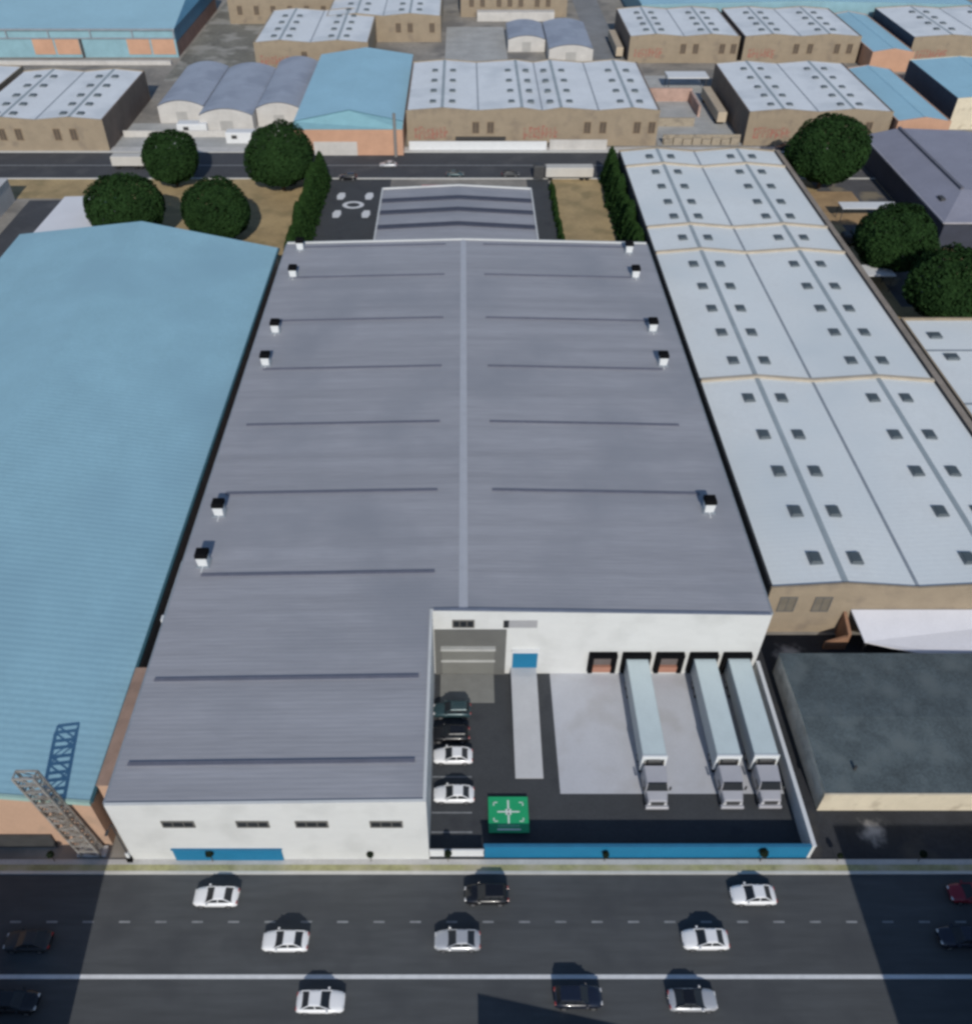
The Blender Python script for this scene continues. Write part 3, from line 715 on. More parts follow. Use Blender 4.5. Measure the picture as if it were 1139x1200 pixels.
for x in (-147,-133.5,-120,-106.5,-93.2): b.box(x-.2,x+.2,y0-.5,y0-.01,hh-2.6,hh-.5)
b.box(x0,x1,y0-.3,y0-.01,hh-3.0,hh-2.6); b.build('gutter', GUTTER, e)
for xa, xb in ((-139.5,-132.8),(-132.2,-124.5),(-108.9,-101.6),(-101,-93.6)):
    b = MB(); b.box(xa,xb,y0-.12,y0-.004,.9,5.4); b.build('orange_panel', ORANGE, e)
b = MB(); b.box(-124.2,-123.4,y0-.4,y0-.004,0,5.6); b.build('downpipe', DKSTEEL, e)
b = MB(); b.box(-190,-93.5,303.0,304.2,0,1.2)
tag(b.build('boundary_wall', PALE), 'low pale wall in front of the orange and teal panels', 'wall')

e = hall('brick_hall', 'tan brick hall with white roof behind the lavender sheds', 'hall', -65.0, -29.5, 297.6, 337, 7.8, (-57, -39), (-47.5,), .7, TAN, ROOF_WF, .2, group='tan brick halls with white roofs')
far_sky(e, (-57,-39), (303,311,319,327), 8.4, 2.4, 1.7); painted_sign(e, -63.5, -55, 1.4, 4.4, 297.6, 4); front_windows(e, (-49.6,), 297.6, 4)
e = hall('brick_hall', 'tan brick hall with white roof at the top beside the pale rubble yard', 'hall', -46, -7.6, 329, 372, 7.8, (-36,-18), (-27,), .8, TAN, ROOF_WF, .2, group='tan brick halls with white roofs')
far_sky(e, (-36,-18), (335,343), 8.4, 3, 1.8); front_windows(e, (-22,-18,-10.6), 329, 4.4)
e = hall('brick_hall', 'tan brick hall with a row of tall windows cut by the top edge', 'hall', -1, 38, 361.5, 400, 9, (18,), (), 1, TAN, ROOF_WF, .2, group='tan brick halls with white roofs')
front_windows(e, (3,7,13,17,21,27,31), 361.5, 4.8)
e = hall('brick_hall', 'tan facade with square windows between two alleys at the top edge', 'hall', -84, -34, 352, 392, 9, (-60,), (), 1, TAN, ROOF_WF, .2, group='tan brick halls with white roofs')
front_windows(e, (-80,-74,-68,-62,-56,-50), 352, 4.4)
b = MB(); b.box(5, 33, 355.5, 359, 0, 3.0); tag(b.build('canopy_block', PALE), 'pale low block along the foot of the windowed hall at the top', 'outbuilding')

sheet('rubble_yard', -6, 14.4, 284, 348, .02, PALE_R)
sheet('rubble_yard', 14.4, 44, 284, 300, .02, PALE_R)
sheet('alley', -92, -66, 287, 400, .02, mat('alley_dirt', (.17,.165,.14), .95, .3, .08, stain=((.30,.29,.26), .12, .5, .6), fine=.2))
sheet('alley', 42.5, 52, 240, 420, .02, mat('alley_grey', (.20,.205,.21), .95, .2, .1, fine=.1))
sheet('court', 51, 72.8, 233.5, 292, .03, PALE_R)
G = 'small lavender roofed sheds in the rubble yard'
vault('gabled_shed', 'small lavender roofed shed with cream front standing farther back in the rubble yard', 14.8, 27.0, 317.5, 338, 3.6, 1.2, G)
vault('gabled_shed', 'larger lavender roofed shed with cream front by the grey alley', 27.4, 41.5, 305.8, 338, 3.8, 1.3, G)

GR = 'tan brick halls in the far right row'
e = hall('brick_hall', 'white roofed brick hall with dark left wall, first in the far right row', 'hall', 52.8, 87.6, 305.2, 340, 7.6, (61, 78.5), (70,), .7, TAN, ROOF_WF, .2, group=GR, side_wallm=TAN_SHADE)
far_sky(e, (61,78.5), (311,318,325,332), 8.2, 2.4, 1.7); painted_sign(e, 54.6, 63, 1.4, 4.6, 305.2, 5); front_windows(e, (70,74,82.4,86), 305.2, 4.2)
e = hall('brick_hall', 'white roofed brick hall left of the pale blue shed in the far right row', 'hall', 89.2, 126, 305.2, 340, 7.6, (98, 116), (107,), .7, TAN, ROOF_WF, .2, group=GR, side_wallm=TAN_SHADE)
far_sky(e, (98,116), (311,318,325,332), 8.2, 2.4, 1.7); painted_sign(e, 91, 99, 1.4, 4.6, 305.2, 6); front_windows(e, (106,110.4,119,123), 305.2, 4.2)
plain_hall('blue_roof_shed', 'pale blue roofed shed with salmon front in the far right row', 126.9, 140, 296, 341, 5.6, ORANGE, BLUE_R2, group=GB)
e = hall('brick_hall', 'white roofed brick hall in the top right corner', 'hall', 142, 190, 303.6, 340, 7.8, (154, 174), (164,), .7, TAN, ROOF_WF, .2, group=GR, side_wallm=mat('navy_side'  , (.03,.045,.075)))
far_sky(e, (154,174), (311,318,325,332), 8.4, 2.4, 1.7); painted_sign(e, 144, 154, 1.4, 4.6, 303.6, 8); front_windows(e, (163,167), 303.6, 4.2)
plain_hall('blue_roof_hall', 'long blue roof strip along the top right edge', 62, 178, 343.5, 395, 8.0, TEAL, BLUE_R2, rise=1.2)

# courtyard between the wide hall and the dark sided hall
b = MB(); b.box(52, 66, 268, 268.6, 0, 3.6); b.box(65.4, 66, 255, 268, 0, 3.0)
o = tag(b.build('court_wall', mat('pinkish_wall', (.40,.27,.22), .9, .25, .25, fine=.1)), 'worn pinkish wall at the back of the small court', 'wall')
b = MB(); b.box(52.5, 63, 247.5, 248.2, 0, 2.2); tag(b.build('court_wall', STONE), 'low grey wall across the middle of the small court', 'wall')
o = empty('parked_trailer', (70.5, 258, 0), 'long tan trailer parked along the dark side wall', 'trailer')
b = MB(); b.bevbox(69.2, 71.6, 248, 270, 1.0, 3.6, .12); b.build('box_body', mat('tan_trailer', (.45,.37,.27), .7, .1, .3), o)
b = MB()
for y in (250,252,267): b.tube((69.3,y,.5),(71.5,y,.5),.5,n=12)
b.build('wheels', TYRE, o)
o = empty('parked_trailer', (50.2, 325, 0), 'long tan trailer in the alley beside the far dark wall', 'trailer')
b = MB(); b.bevbox(49.4, 51.6, 309, 330, 1.0, 3.6, .12); b.build('box_body', MATS['tan_trailer'], o)
b = MB()
for y in (311,313,328): b.tube((49.5,y,.5),(51.5,y,.5),.5,n=12)
b.build('wheels', TYRE, o)
b = MB()
for k in range(8): b.box(52.4+k*2.5, 52.4+k*2.5+2.2, 233.7, 234.5, 0, 1.5+.4*(k%2))
b.box(52.2, 72.4, 234.5, 234.9, 0, 2.4)
tag(b.build('court_front_wall', STONE), 'rough tan stone wall closing the small court along the back road', 'wall')
o = empty('pale_canopy', (66, 279, 0), 'pale flat canopy beside the dark side wall at the court rear', 'canopy')
b = MB(); b.box(60.5, 72.6, 277, 283, 3.6, 3.9); b.build('roof', WHITE_T, o)
b = MB(); [b.box(x-.1,x+.1,y-.1,y+.1,0,3.6) for x in (61,72) for y in (277.4,282.6)]; b.build('post', DKSTEEL, o)
b = MB(); b.box(-14, 21.5, 230.2, 230.6, 0, 2.2); tag(b.build('boundary_wall', WHITE_T), 'pale wall along the pavement before the red lettering', 'wall')
b = MB(); b.box(22.2, 37, 230.2, 230.6, 0, 2.6); tag(b.build('boundary_wall', PALE), 'shorter pale wall along the pavement left of the right cypress row', 'wall')
b = MB(); b.box(-90.5, -46, 239.6, 240.0, 0, 1.6); tag(b.build('boundary_wall', PALE), 'pale low wall before the curved lavender sheds', 'wall')
sheet('forecourt', -91, -44, 232.2, 250, .02, PALE_R)
# white site cabins in the forecourt
def cabin(loc, sx, sy, label):
    o = empty('site_cabin', loc, label, 'cabin', 'white cabins before the lavender sheds')
    b = MB(); x, y, z = loc; b.bevbox(x-sx/2,x+sx/2,y-sy/2,y+sy/2,0,2.7,.12); b.build('box_body', WHITE_T, o)
    window(o, x-sx*.2, y-sy/2, 1.6, 1.4, .9, bars=1); return o
cabin((-72.5, 243.0, 0), 8, 3.2, 'white cabin under the leftmost curved shed, right of the dark brick wall')
cabin((-58.5, 236.6, 0), 7.5, 3.0, 'white cabin at the roadside under the widest curved shed')

# ------------------------------------------------------------------ right of the white warehouse
e = empty('hip_roof_house', (112, 198, 0), 'grey ribbed hip roof building at the right edge behind the trees', 'building')
x0, x1, y0, y1, hh, xr, hr = 99.6, 132, 174, 224, 6.0, 107.0, 8.4
b = MB()
b.poly([(x0,y0,hh),(xr,y0+11,hr),(xr,y1-2,hr),(x0,y1,hh)]); b.poly([(x0,y0,hh),(x1,y0,hh),(x1-9,y0+11,hr-.6),(xr,y0+11,hr)])
b.poly([(xr,y0+11,hr),(x1-9,y0+11,hr-.6),(x1-9,y1-2,hr-.6),(xr,y1-2,hr)]); b.poly([(x1,y0,hh),(x1,y1,hh),(x1-9,y1-2,hr-.6),(x1-9,y0+11,hr-.6)])
b.poly([(x0,y1,hh),(xr,y1-2,hr),(x1-9,y1-2,hr-.6),(x1,y1,hh)])
b.build('roof', GREYR, e)
b = MB(); b.box(x0+.6,x1-.6,y0+.6,y1-.6,0,hh-.06); b.build('wall', mat('navy_wall', (.035,.04,.06), .8, .2, .3), e)
b = MB(); b.box(x0-.15,x0+.1,y0,y1,hh-.3,hh+.04); b.box(x0,x1,y0-.15,y0+.1,hh-.3,hh+.04); b.build('fascia', mat('pale_fascia', (.35,.34,.37), .8), e)
b = MB(); b.bar((xr,y0+11,hr+.05),(xr,y1-2,hr+.05),.7); b.build('ridge_cap', mat('dark_ridge', (.13,.13,.155), .8), e)
b = MB(); b.bevbox(102,103,182.5,184.5,6.5,7.4,.1); b.build('roof_box', DKSTEEL, e)
sheet('dark_yard', 84, 100, 150, 226, .022, mat('dark_dirt_yard', (.075,.075,.08), .95, .3, .15, stain=((.2,.17,.12), .12, .55, .65), fine=.15))  # dark dirt with browner patches
sheet('dry_strip', 75.2, 92, 186, 204, .03, mat('orange_dry', (.33,.225,.12), .95, .25, .2, fine=.1))
def canopy(x0, x1, y0, y1, z, label):
    o = empty('open_canopy', ((x0+x1)/2, (y0+y1)/2, 0), label, 'canopy')
    b = MB(); b.box(x0,x1,y0,y1,z,z+.18); b.build('roof', WHITE_T, o)
    for x in (x0+.3,x1-.3):
        for y in (y0+.3,y1-.3):
            b = MB(); b.box(x-.07,x+.07,y-.07,y+.07,0,z); b.build('post', DKSTEEL, o)
    return o
p = at(987, 245, 3.2); canopy(p.x, p.x+12.5, p.y, p.y+3.4, 3.2, 'long white canopy beside the upper right round tree')
p = at(1012, 324, 3.4); canopy(p.x, p.x+6.2, p.y, p.y+4.4, 3.4, 'small white canopy against the long grey brown wall')
b = MB()
for x, y, sx, sy, sz in ((76.8,176,1.6,3.2,2.2),(78.2,182,2.6,2.2,2.6),(77.0,167.5,1.2,5,1.4)): b.bevbox(x-sx/2,x+sx/2,y-sy/2,y+sy/2,0,sz,.1)
tag(b.build('outbuilding', PALE), 'pale little outbuildings huddled along the long grey brown wall', 'outbuilding')

# left behind the blue roof
e = empty('white_roof_hall', (-78, 185, 0), 'small white roofed shed peeping out behind the blue roof', 'shed')
b = MB(); b.poly([(-87.6,166,5.9),(-72.8,166,6.3),(-72.8,187.2,6.3),(-87.0,187.2,5.9)]); b.build('roof', mat('bright_white_roof', (.66,.66,.68), .6, .04, .2, wave=('Y',.6,.2)), e)
b = MB(); b.box(-86.8,-73,166.2,187,0,5.8); b.build('wall', PALE, e)
e = empty('white_roof_hall', (-112, 185, 0), 'pale roofed shed at the left edge across the grey driveway', 'shed')
b = MB(); b.poly([(-130,150,5.3),(-104,150,5.3),(-104,199,5.3),(-130,199,5.3)]); b.build('roof', mat('pale_flat_roof', (.50,.49,.48), .7, .1, .2), e)
b = MB(); b.box(-129.8,-104.2,150.2,198.8,0,5.26); b.build('wall', PALE, e)

# ------------------------------------------------------------------ trucks
def wheel(parent, x, y, r, w, name='wheel'):
    b = MB(); b.tube((x-w/2,y,r),(x+w/2,y,r),r,n=18); o = b.build(name, TYRE, parent, world=False)
    b = MB(); b.tube((x-w/2-.012,y,r),(x+w/2+.012,y,r),r*.58,n=14); b.build('rim', RIM, o, world=False)
    return o
def make_truck():
    """nose towards -Y, origin under the rear of the trailer; 16.9 m long"""
    e = empty('semi_truck', (0,0,0))
    b = MB(); b.box(-1.28,1.28,-12.6,0,1.15,3.98,1); b.bevbox(-1.3,1.3,-12.62,.02,3.9,4.05,.07,0)
    t = b.build('trailer', [TRK_T, TRK_S], e, world=False)
    b = MB(); b.box(-1.36,1.36,-12.85,-12.625,3.55,4.12); b.box(-1.36,-1.1,-12.85,-12.625,1.2,3.55); b.box(1.1,1.36,-12.85,-12.625,1.2,3.55); b.build('front_frame', TRK_W, t, world=False)
    b = MB(); b.bevbox(-.75,.75,-13.05,-12.64,2.0,3.6,.15); b.build('cooling_unit', DKSTEEL, t, world=False)
    b = MB(); b.box(-.5,.5,-16.2,-.6,.75,1.13); b.box(-.9,-.7,-9.4,-9.2,.05,1.13); b.box(.7,.9,-9.4,-9.2,.05,1.13); b.build('chassis', DKSTEEL, e, world=False)
    # cab
    b = MB(); b.add([(-1.22,-15.65,.9),(1.22,-15.65,.9),(1.22,-13.3,.9),(-1.22,-13.3,.9),(-1.22,-15.65,2.2),(1.22,-15.65,2.2),(1.22,-13.3,3.0),(-1.22,-13.3,3.0),
                     (-1.08,-15.3,2.95),(1.08,-15.3,2.95),(1.14,-13.4,3.2),(-1.14,-13.4,3.2)],
                    [(0,1,5,4),(1,2,6,5),(3,0,4,7),(2,3,7,6),(4,5,9,8),(5,6,10,9),(7,4,8,11),(6,7,11,10),(8,9,10,11),(3,2,1,0)])
    cab = b.build('cab', CABG, e, world=False)
    b = MB(); b.add([(-1.14,-15.76,2.12),(1.14,-15.76,2.12),(1.0,-15.38,2.97),(-1.0,-15.38,2.97),(-1.14,-15.6,2.12),(1.14,-15.6,2.12),(1.0,-15.22,2.99),(-1.0,-15.22,2.99)],
                    [(0,1,2,3),(7,6,5,4),(0,4,5,1),(1,5,6,2),(2,6,7,3),(3,7,4,0)]); b.build('windscreen', DARKG, cab, world=False)
    for s in (-1,1):
        b = MB(); b.box(min(s*1.222,s*1.24),max(s*1.222,s*1.24),-15.4,-14.5,1.75,2.3); b.build('side_window', DARKG, cab, world=False)
        b = MB(); b.box(s*1.42-.1,s*1.42+.1,-15.6,-15.5,1.9,2.6); b.bar((s*1.2,-15.5,2.0),(s*1.4,-15.55,2.05),.05); b.build('mirror', DKSTEEL, cab, world=False)
    b = MB(); b.add([(-1.06,-16.7,.75),(1.06,-16.7,.75),(1.2,-15.67,.75),(-1.2,-15.67,.75),(-1.0,-16.7,1.6),(1.0,-16.7,1.6),(1.14,-15.67,2.0),(-1.14,-15.67,2.0),
                     (-.85,-16.6,1.8),(.85,-16.6,1.8),(1.0,-15.67,2.1),(-1.0,-15.67,2.1)],
                    [(0,1,5,4),(1,2,6,5),(3,0,4,7),(4,5,9,8),(5,6,10,9),(7,4,8,11),(8,9,10,11),(3,2,1,0),(2,3,7,11,10,6)]); hd = b.build('bonnet', CABG, e, world=False)
    b = MB(); b.box(-.7,.7,-16.76,-16.7,.85,1.5); b.build('grille', DKSTEEL, hd, world=False)
    for s in (-1,1):
        b = MB(); b.bevbox(s*.85-.13,s*.85+.13,-16.77,-16.70,.95,1.25,.03); b.build('headlight', LAMPW, hd, world=False)
    b = MB(); b.bevbox(-1.22,1.22,-16.98,-16.6,.35,.75,.06); b.build('bumper', CABG, e, world=False)
    for s in (-1,1):
        b = MB(); b.tube((s*1.0,-13.0,1.0),(s*1.0,-13.0,3.3),.09,n=8); b.build('exhaust_pipe', STEEL, e, world=False)
        b = MB(); b.tube((s*.98,-14.9,.75),(s*.98,-13.5,.75),.3,n=12); b.build('fuel_tank', STEEL, e, world=False)
        for y in (-16.0,): wheel(e, s*1.0, y, .5, .3)
        for y in (-12.2,-11.0,-2.6,-1.4): wheel(e, s*.95, y, .5, .55)
    return e
t0 = make_truck()
for k, (x, y, l) in enumerate(((20.15, 62.9, 'left of the three pale trailer trucks, alone at its dock'), (28.0, 62.9, 'pale trailer truck in the middle, beside the one at the side wall'),
                               (31.95, 62.9, 'pale trailer truck closest to the white side wall'))):
    o = t0 if k == 0 else copy_tree(t0); o.location = (x, y, .024); o.scale = (.97, 1, .9); tag(o, l, 'truck', 'trailer trucks backed to the loading docks')
    if k: o.location.y += .05*k

# trailers parked on the back road (lying along X)
def road_trailer(x, y, ln, label, cab=True):
    o = empty('parked_trailer', (x, y, 0), label, 'trailer', 'white trailers parked along the back road')
    b = MB(); b.bevbox(x,x+ln,y-1.3,y+1.3,.9,3.1,.1); b.build('box_body', mat('cream_trailer', (.50,.48,.44), .6, .06, .5), o)
    b = MB()
    for wx in (x+1.2,x+ln-2.6,x+ln-1.3): b.tube((wx,y-1.25,.5),(wx,y+1.25,.5),.5,n=12)
    b.build('wheels', TYRE, o)
    if cab:
        b = MB(); b.bevbox(x-2.9,x-.4,y-1.25,y+1.25,.6,3.5,.25); b.build('cab', DKSTEEL, o)
p = at(637, 190, 4); road_trailer(p.x+.6, p.y, 11.4, 'white trailer behind a black cab, above the right dry grass plot')
p = at(131, 182, 3); road_trailer(p.x, p.y, 8.4, 'white trailer at the kerb between dark brick wall and round tree', False)

# ------------------------------------------------------------------ cars
def car_parts(kind):
    """front towards +X; returns list of (name, MB, material slot key, smooth, sub-parts)"""
    suv = kind == 'suv'
    zs = .18 if suv else 0
    st = [(-2.15,.62,.66),(-2.08,.78,.80),(-1.75,.90,.85),(-1.1,.94,.87),(-.2,.94,.875),(.8,.93,.87),(1.35,.88,.86),(1.85,.78,.80),(2.08,.66,.70),(2.16,.55,.58)]
    b = MB(); rings = []
    for x, zt, w in st:
        zt += zs; zb = .24 + (.08 if abs(x) > 2 else 0) + zs*.5
        half = [(0,zt+.03),(w*.55,zt+.02),(w*.85,zt-.02),(w*.97,zt-.12),(w,zt-.28 if zt-.28 > zb+.1 else zb+.12),(w*.98,zb+.08),(w*.88,zb)]
        ring = [(x,y,z) for y,z in half] + [(x,-y,z) for y,z in half[::-1][:-1]]
        rings.append(ring)
    n = len(rings[0]); vs = [p for r_ in rings for p in r_]; fs = []
    for i in range(len(rings)-1):
        for k in range(n):
            j = (k+1) % n; fs.append((i*n+k, i*n+j, (i+1)*n+j, (i+1)*n+k))
    fs += [tuple(range(n)), tuple(range((len(rings)-1)*n+n-1, (len(rings)-1)*n-1, -1))]
    b.add(vs, fs)
    # greenhouse rings: base, roof
    xb0, xb1 = (-1.98, 1.0) if suv else (-1.72, 1.02)
    xr0, xr1 = (-1.62, .15) if suv else (-.92, .06)
    zb_, zr = .92+zs, (1.62 if suv else 1.40)
    def ring(x0_, x1_, w0, w1, z): return [(x0_,-w0,z),(x1_,-w1,z),(x1_,w1,z),(x0_,w0,z)]
    gl = MB(); gl.add(ring(xb0,xb1,.72,.74,zb_-.06) + ring(xr0,xr1,.56,.58,zr), [(0,1,5,4),(1,2,6,5),(2,3,7,6),(3,0,4,7),(4,5,6,7)])
    rf = MB()
    rf.add(ring(xr0-.06,xr1+.05,.60,.62,zr-.02) + ring(xr0-.02,xr1+.0,.56,.58,zr+.03) + ring(xr0+.15,xr1-.15,.42,.44,zr+.055),
           [(0,1,5,4),(1,2,6,5),(2,3,7,6),(3,0,4,7),(4,5,9,8),(5,6,10,9),(6,7,11,10),(7,4,8,11),(8,9,10,11),(3,2,1,0)])
    for s in (-1,1):
        rf.bar((xb0,s*.73,zb_-.02),(xr0,s*.575,zr),.075); rf.bar((xb1,s*.75,zb_-.02),(xr1,s*.595,zr),.065)
        rf.bar((-.35,s*.755,zb_-.02),(-.40,s*.60,zr),.08)
        if suv: rf.bar((-1.25,s*.75,zb_-.02),(-1.2,s*.59,zr),.08)
    return b, gl, rf
def make_car(kind, paint, roofpaint=None):
    e = empty('car', (0,0,0))
    b, gl, rf = car_parts(kind)
    body = b.build('body', paint, e, True, world=False); gl.build('window_glass', DARKG, e, world=False); rf.build('roof', roofpaint or paint, e, world=False)
    r_ = .35 if kind == 'suv' else .32
    for x in (-1.32, 1.33):
        for s in (-1, 1):
            w = MB(); w.tube((x,s*.66,r_),(x,s*.875,r_),r_,n=16); o = w.build('wheel', TYRE, e, world=False)
            w = MB(); w.tube((x,s*.8,r_),(x,s*.888,r_),r_*.62,n=12); w.build('rim', RIM, o, world=False)
    zs = .18 if kind == 'suv' else 0
    for s in (-1,1):
        w = MB(); w.bevbox(1.98,2.15,s*.5-.15,s*.5+.15,.55+zs,.69+zs,.03); w.build('headlight', LAMPW, e, world=False)
        w = MB(); w.bevbox(-2.17,-2.02,s*.55-.15,s*.55+.15,.62+zs,.78+zs,.03); w.build('taillight', LAMPR, e, world=False)
        w = MB(); w.bevbox(.62,.80,s*.93-.09,s*.93+.09,.92+zs,1.05+zs,.03); w.build('mirror', paint, e, world=False)
    return e
protos = {}
def car(u, v, kind, paint, label, flip, roofpaint=None, yaw=0, z=.004, group='cars driving on the front road'):
    key = (kind, paint.name, roofpaint.name if roofpaint else '')
    if key not in protos: protos[key] = make_car(kind, paint, roofpaint); o = protos[key]
    else: o = copy_tree(protos[key])
    p = at(u, v, .5); o.location = (p.x, p.y, z); o.rotation_euler.z = (math.pi if flip else 0) + R(yaw)
    o.scale = (.98, 1.06, .97)
    tag(o, label, 'car', group); return o
car(254, 1051, 'sedan', CARW, 'white saloon in the far lane below the blue street door', True)
car(335, 1103, 'sedan', CARW, 'white saloon in the middle lane, leftmost of the white ones there', True)
car(376, 1174, 'sedan', CARW, 'white saloon in the near lane at the left, beyond the solid line', False)
car(536, 1102, 'sedan', CARS_, 'silver white saloon in the middle lane below the black car', True)
car(882, 1049, 'sedan', CARW, 'white saloon in the far lane before the right end of the blue wall', True)
car(826, 1101, 'sedan', CARW, 'white saloon in the middle lane at the right, near the big shadow', True)
car(811, 1172, 'sedan', CARS_, 'silver car with black top in the near lane', False, roofpaint=CARK)
car(570, 1049, 'suv', CARK, 'black car in the far lane below the green board', True)
car(677, 1169, 'suv', CARN, 'dark navy off-roader in the near lane', False)
car(34, 1103, 'sedan', CARG, 'dark grey car in the left shadow, middle lane', True)
car(18, 1175, 'suv', CARK, 'black off-roader at the bottom left corner in shadow', False)
car(1125, 1099, 'suv', CARN, 'dark navy car in the right shadow, middle lane', True)
car(1137, 1047, 'sedan', CARR, 'dark red car in the right shadow, far lane', True)
GP = 'cars parked in the yard bays'
car(531, 886, 'sedan', CARW, 'white car parked in the yard bay next to the black one', True, z=.018, group=GP)
car(532, 931, 'sedan', CARW, 'white car parked in the yard bay nearest the street', True, z=.018, group=GP)
car(528, 861, 'suv', CARK, 'black car parked in the yard between white and teal cars', True, z=.018, group=GP)
car(530, 833, 'suv', CART, 'dark teal car parked in the yard nearest the roller door', True, z=.018, group=GP)
car(408, 208, 'suv', CARK, 'black van at the back kerb beside the left cypress row', True, group='cars on the back road')
car(918, 174, 'suv', CARN, 'dark navy van at the rear corner of the white twin gabled roofs', True, group='cars on the back road')
car(598, 204, 'sedan', CARG, 'dark car on the back road behind the office wing', False, group='cars on the back road')
car(533, 204, 'sedan', CART, 'dark teal car on the back road behind the red canopy', False, group='cars on the back road')
car(455, 193, 'sedan', CARS_, 'silver car on the back road left of the red canopy', True, group='cars on the back road')
# dark truck-like vehicle under the right trees
o = empty('box_van', (84.5, 176.5, 0), 'dark green covered truck under the long white canopy by the round tree', 'van')
b = MB(); b.bevbox(82.6,87.4,175.2,178.2,.7,3.0,.4); b.build('cargo_cover', mat('dark_green_cover', (.06,.085,.085), .7, .15, .6), o)
b = MB(); b.bevbox(80.7,82.5,175.4,178.0,.6,2.4,.3); b.build('cab', DKSTEEL, o)
b = MB()
for x in (81.4,84.2,86.4): b.tube((x,175.3,.45),(x,178.1,.45),.45,n=12)
b.build('wheels', TYRE, o)

# ------------------------------------------------------------------ trees
def leaf_cloud(rx, rz, n, leaf, seed, cone=False, lumps=9, cz=0, flat=.0):
    rnd = random.Random(seed); b = MB()
    cl = []
    for k in range(lumps):
        t = rnd.uniform(0, 2*math.pi); zz = rnd.uniform(-.6, .85); rr = math.sqrt(max(0, 1-zz*zz))
        cl.append((Vector((math.cos(t)*rr, math.sin(t)*rr, zz)), rnd.uniform(.03,.08)))
    for i in range(n):
        while True:
            d = Vector((rnd.gauss(0,1), rnd.gauss(0,1), rnd.gauss(0,1)))
            if d.length > .05: break
        d.normalize()
        if cone:
            zz = rnd.random()**1.25; t = rnd.uniform(0, 2*math.pi)
            rr = rx * (1-zz)**.62 * (.80+.24*rnd.random()) * (1+.13*math.sin(5*t+zz*9+seed)+.07*math.sin(3*t-zz*17))
            p = Vector((math.cos(t)*rr, math.sin(t)*rr, rz*zz)); nrm = Vector((math.cos(t), math.sin(t), .35))
        else:
            bump = .93
            for c_, a in cl: bump += a * max(0, (d.dot(c_)-.72)/.28)
            bump += .03*math.sin(11*d.x+seed) + .03*math.sin(13*d.y)
            rad = bump * (.74+.26*rnd.random()**.4)
            p = Vector((d.x*rx*rad, d.y*rx*rad, d.z*rz*rad*(1 if d.z > 0 else .85))); nrm = Vector((d.x,d.y,d.z+.25))
        p.z += cz
        nrm = (nrm + Vector((rnd.uniform(-.8,.8), rnd.uniform(-.8,.8), rnd.uniform(-.6,.8)))).normalized()
        u = nrm.orthogonal().normalized(); w = nrm.cross(u); a = rnd.uniform(0, math.pi)
        u, w = u*math.cos(a)+w*math.sin(a), w*math.cos(a)-u*math.sin(a)
        s = leaf * rnd.uniform(.6, 1.35)
        b.add([p-u*s*.55, p-w*s*.42+nrm*s*.1, p+u*s*.6, p+w*s*.42+nrm*s*.08], [(0,1,2,3)])
    return b
def branch_trunk(h, r, seed, spread):
    rnd = random.Random(seed); b = MB()
    b.tube((0,0,-.2),(.1,.1,h*.5),r,r*.75,n=8); b.tube((.1,.1,h*.48),(0,.2,h*1.0),r*.75,r*.3,n=8)
    for k in range(6):
        t = k*1.05 + rnd.uniform(0,.5); z = h*(.38+.07*k)
        b.tube((.1,.1,z),(math.cos(t)*spread,math.sin(t)*spread,z+spread*.7),r*.42,r*.12,n=6)
    return b
def make_tree(seed, rx, rz, cz):
    e = empty('round_tree', (0,0,0))
    leaf_cloud(rx, rz, 14000, .5, seed, cz=cz, lumps=13).build('crown', LEAF, e, world=False)
    branch_trunk(cz+rz*.2, .4, seed, rx*.55).build('trunk', BARK, e, world=False)
    return e
T_ = [make_tree(1, 6.9, 6.7, 6.9), make_tree(2, 6.9, 6.5, 6.8), make_tree(3, 6.9, 6.4, 6.7)]
tl = [(201,187,33,'dark round tree standing on the back road kerb, left one'), (328,186,40,'dark round tree by the blue roofed salmon hall'),
      (149,246,43,'dark round tree touching the top of the wide blue roof, left one'), (254,250,41,'dark round tree on dry grass left of the cypress row'),
      (970,179,42,'dark round tree before the dark sided brick hall'), (1048,283,43,'dark round tree between white canopies'),
      (1119,341,48,'dark round tree cut by the right edge above the white hall')]
used = set()
for k, (u, v, pr, l) in enumerate(tl):
    i = k % 3; o = T_[i] if i not in used else copy_tree(T_[i]); used.add(i)
    p = at(u, v, 6.4); dist = (p - Vector((0,0,H))).length
    sc = pr * dist / F / 7.55
    p = at(u, v, 6.4*sc)
    o.location = (p.x, p.y, 0); o.scale = (sc, sc, sc*.97); o.rotation_euler.z = k*1.3
    tag(o, l, 'tree', 'round dark trees')
def make_cyp(seed):
    e = empty('cypress_tree', (0,0,0))
    leaf_cloud(1.5, 7.6, 3000, .42, seed, cone=True, cz=.35).build('crown', LEAFC, e, world=False)
    b = MB(); b.tube((0,0,-.2),(0,0,5.5),.16,.05,n=6); b.build('trunk', BARK, e, world=False)
    return e
cy = [make_cyp(11), make_cyp(12)]; used = set()
def row(x0, y0, x1, y1, n, label, sc0):
    for k in range(n):
        i = k % 2; o = cy[i] if i not in used else copy_tree(cy[i]); used.add(i)
        t = k/(n-1); s = sc0 * random.uniform(.85, 1.15)
        o.location = (x0+(x1-x0)*t + random.uniform(-.2,.2), y0+(y1-y0)*t, 0); o.scale = (sc0*random.uniform(1.2,1.5), sc0*random.uniform(1.2,1.5), s); o.rotation_euler.z = random.uniform(0, 6)
        tag(o, label, 'tree', label.replace('tall dark ', '').replace('low ', ''))
row(-34.6, 166, -34.0, 210, 17, 'tall dark cypress in the row between dry grass and car park', 1.0)
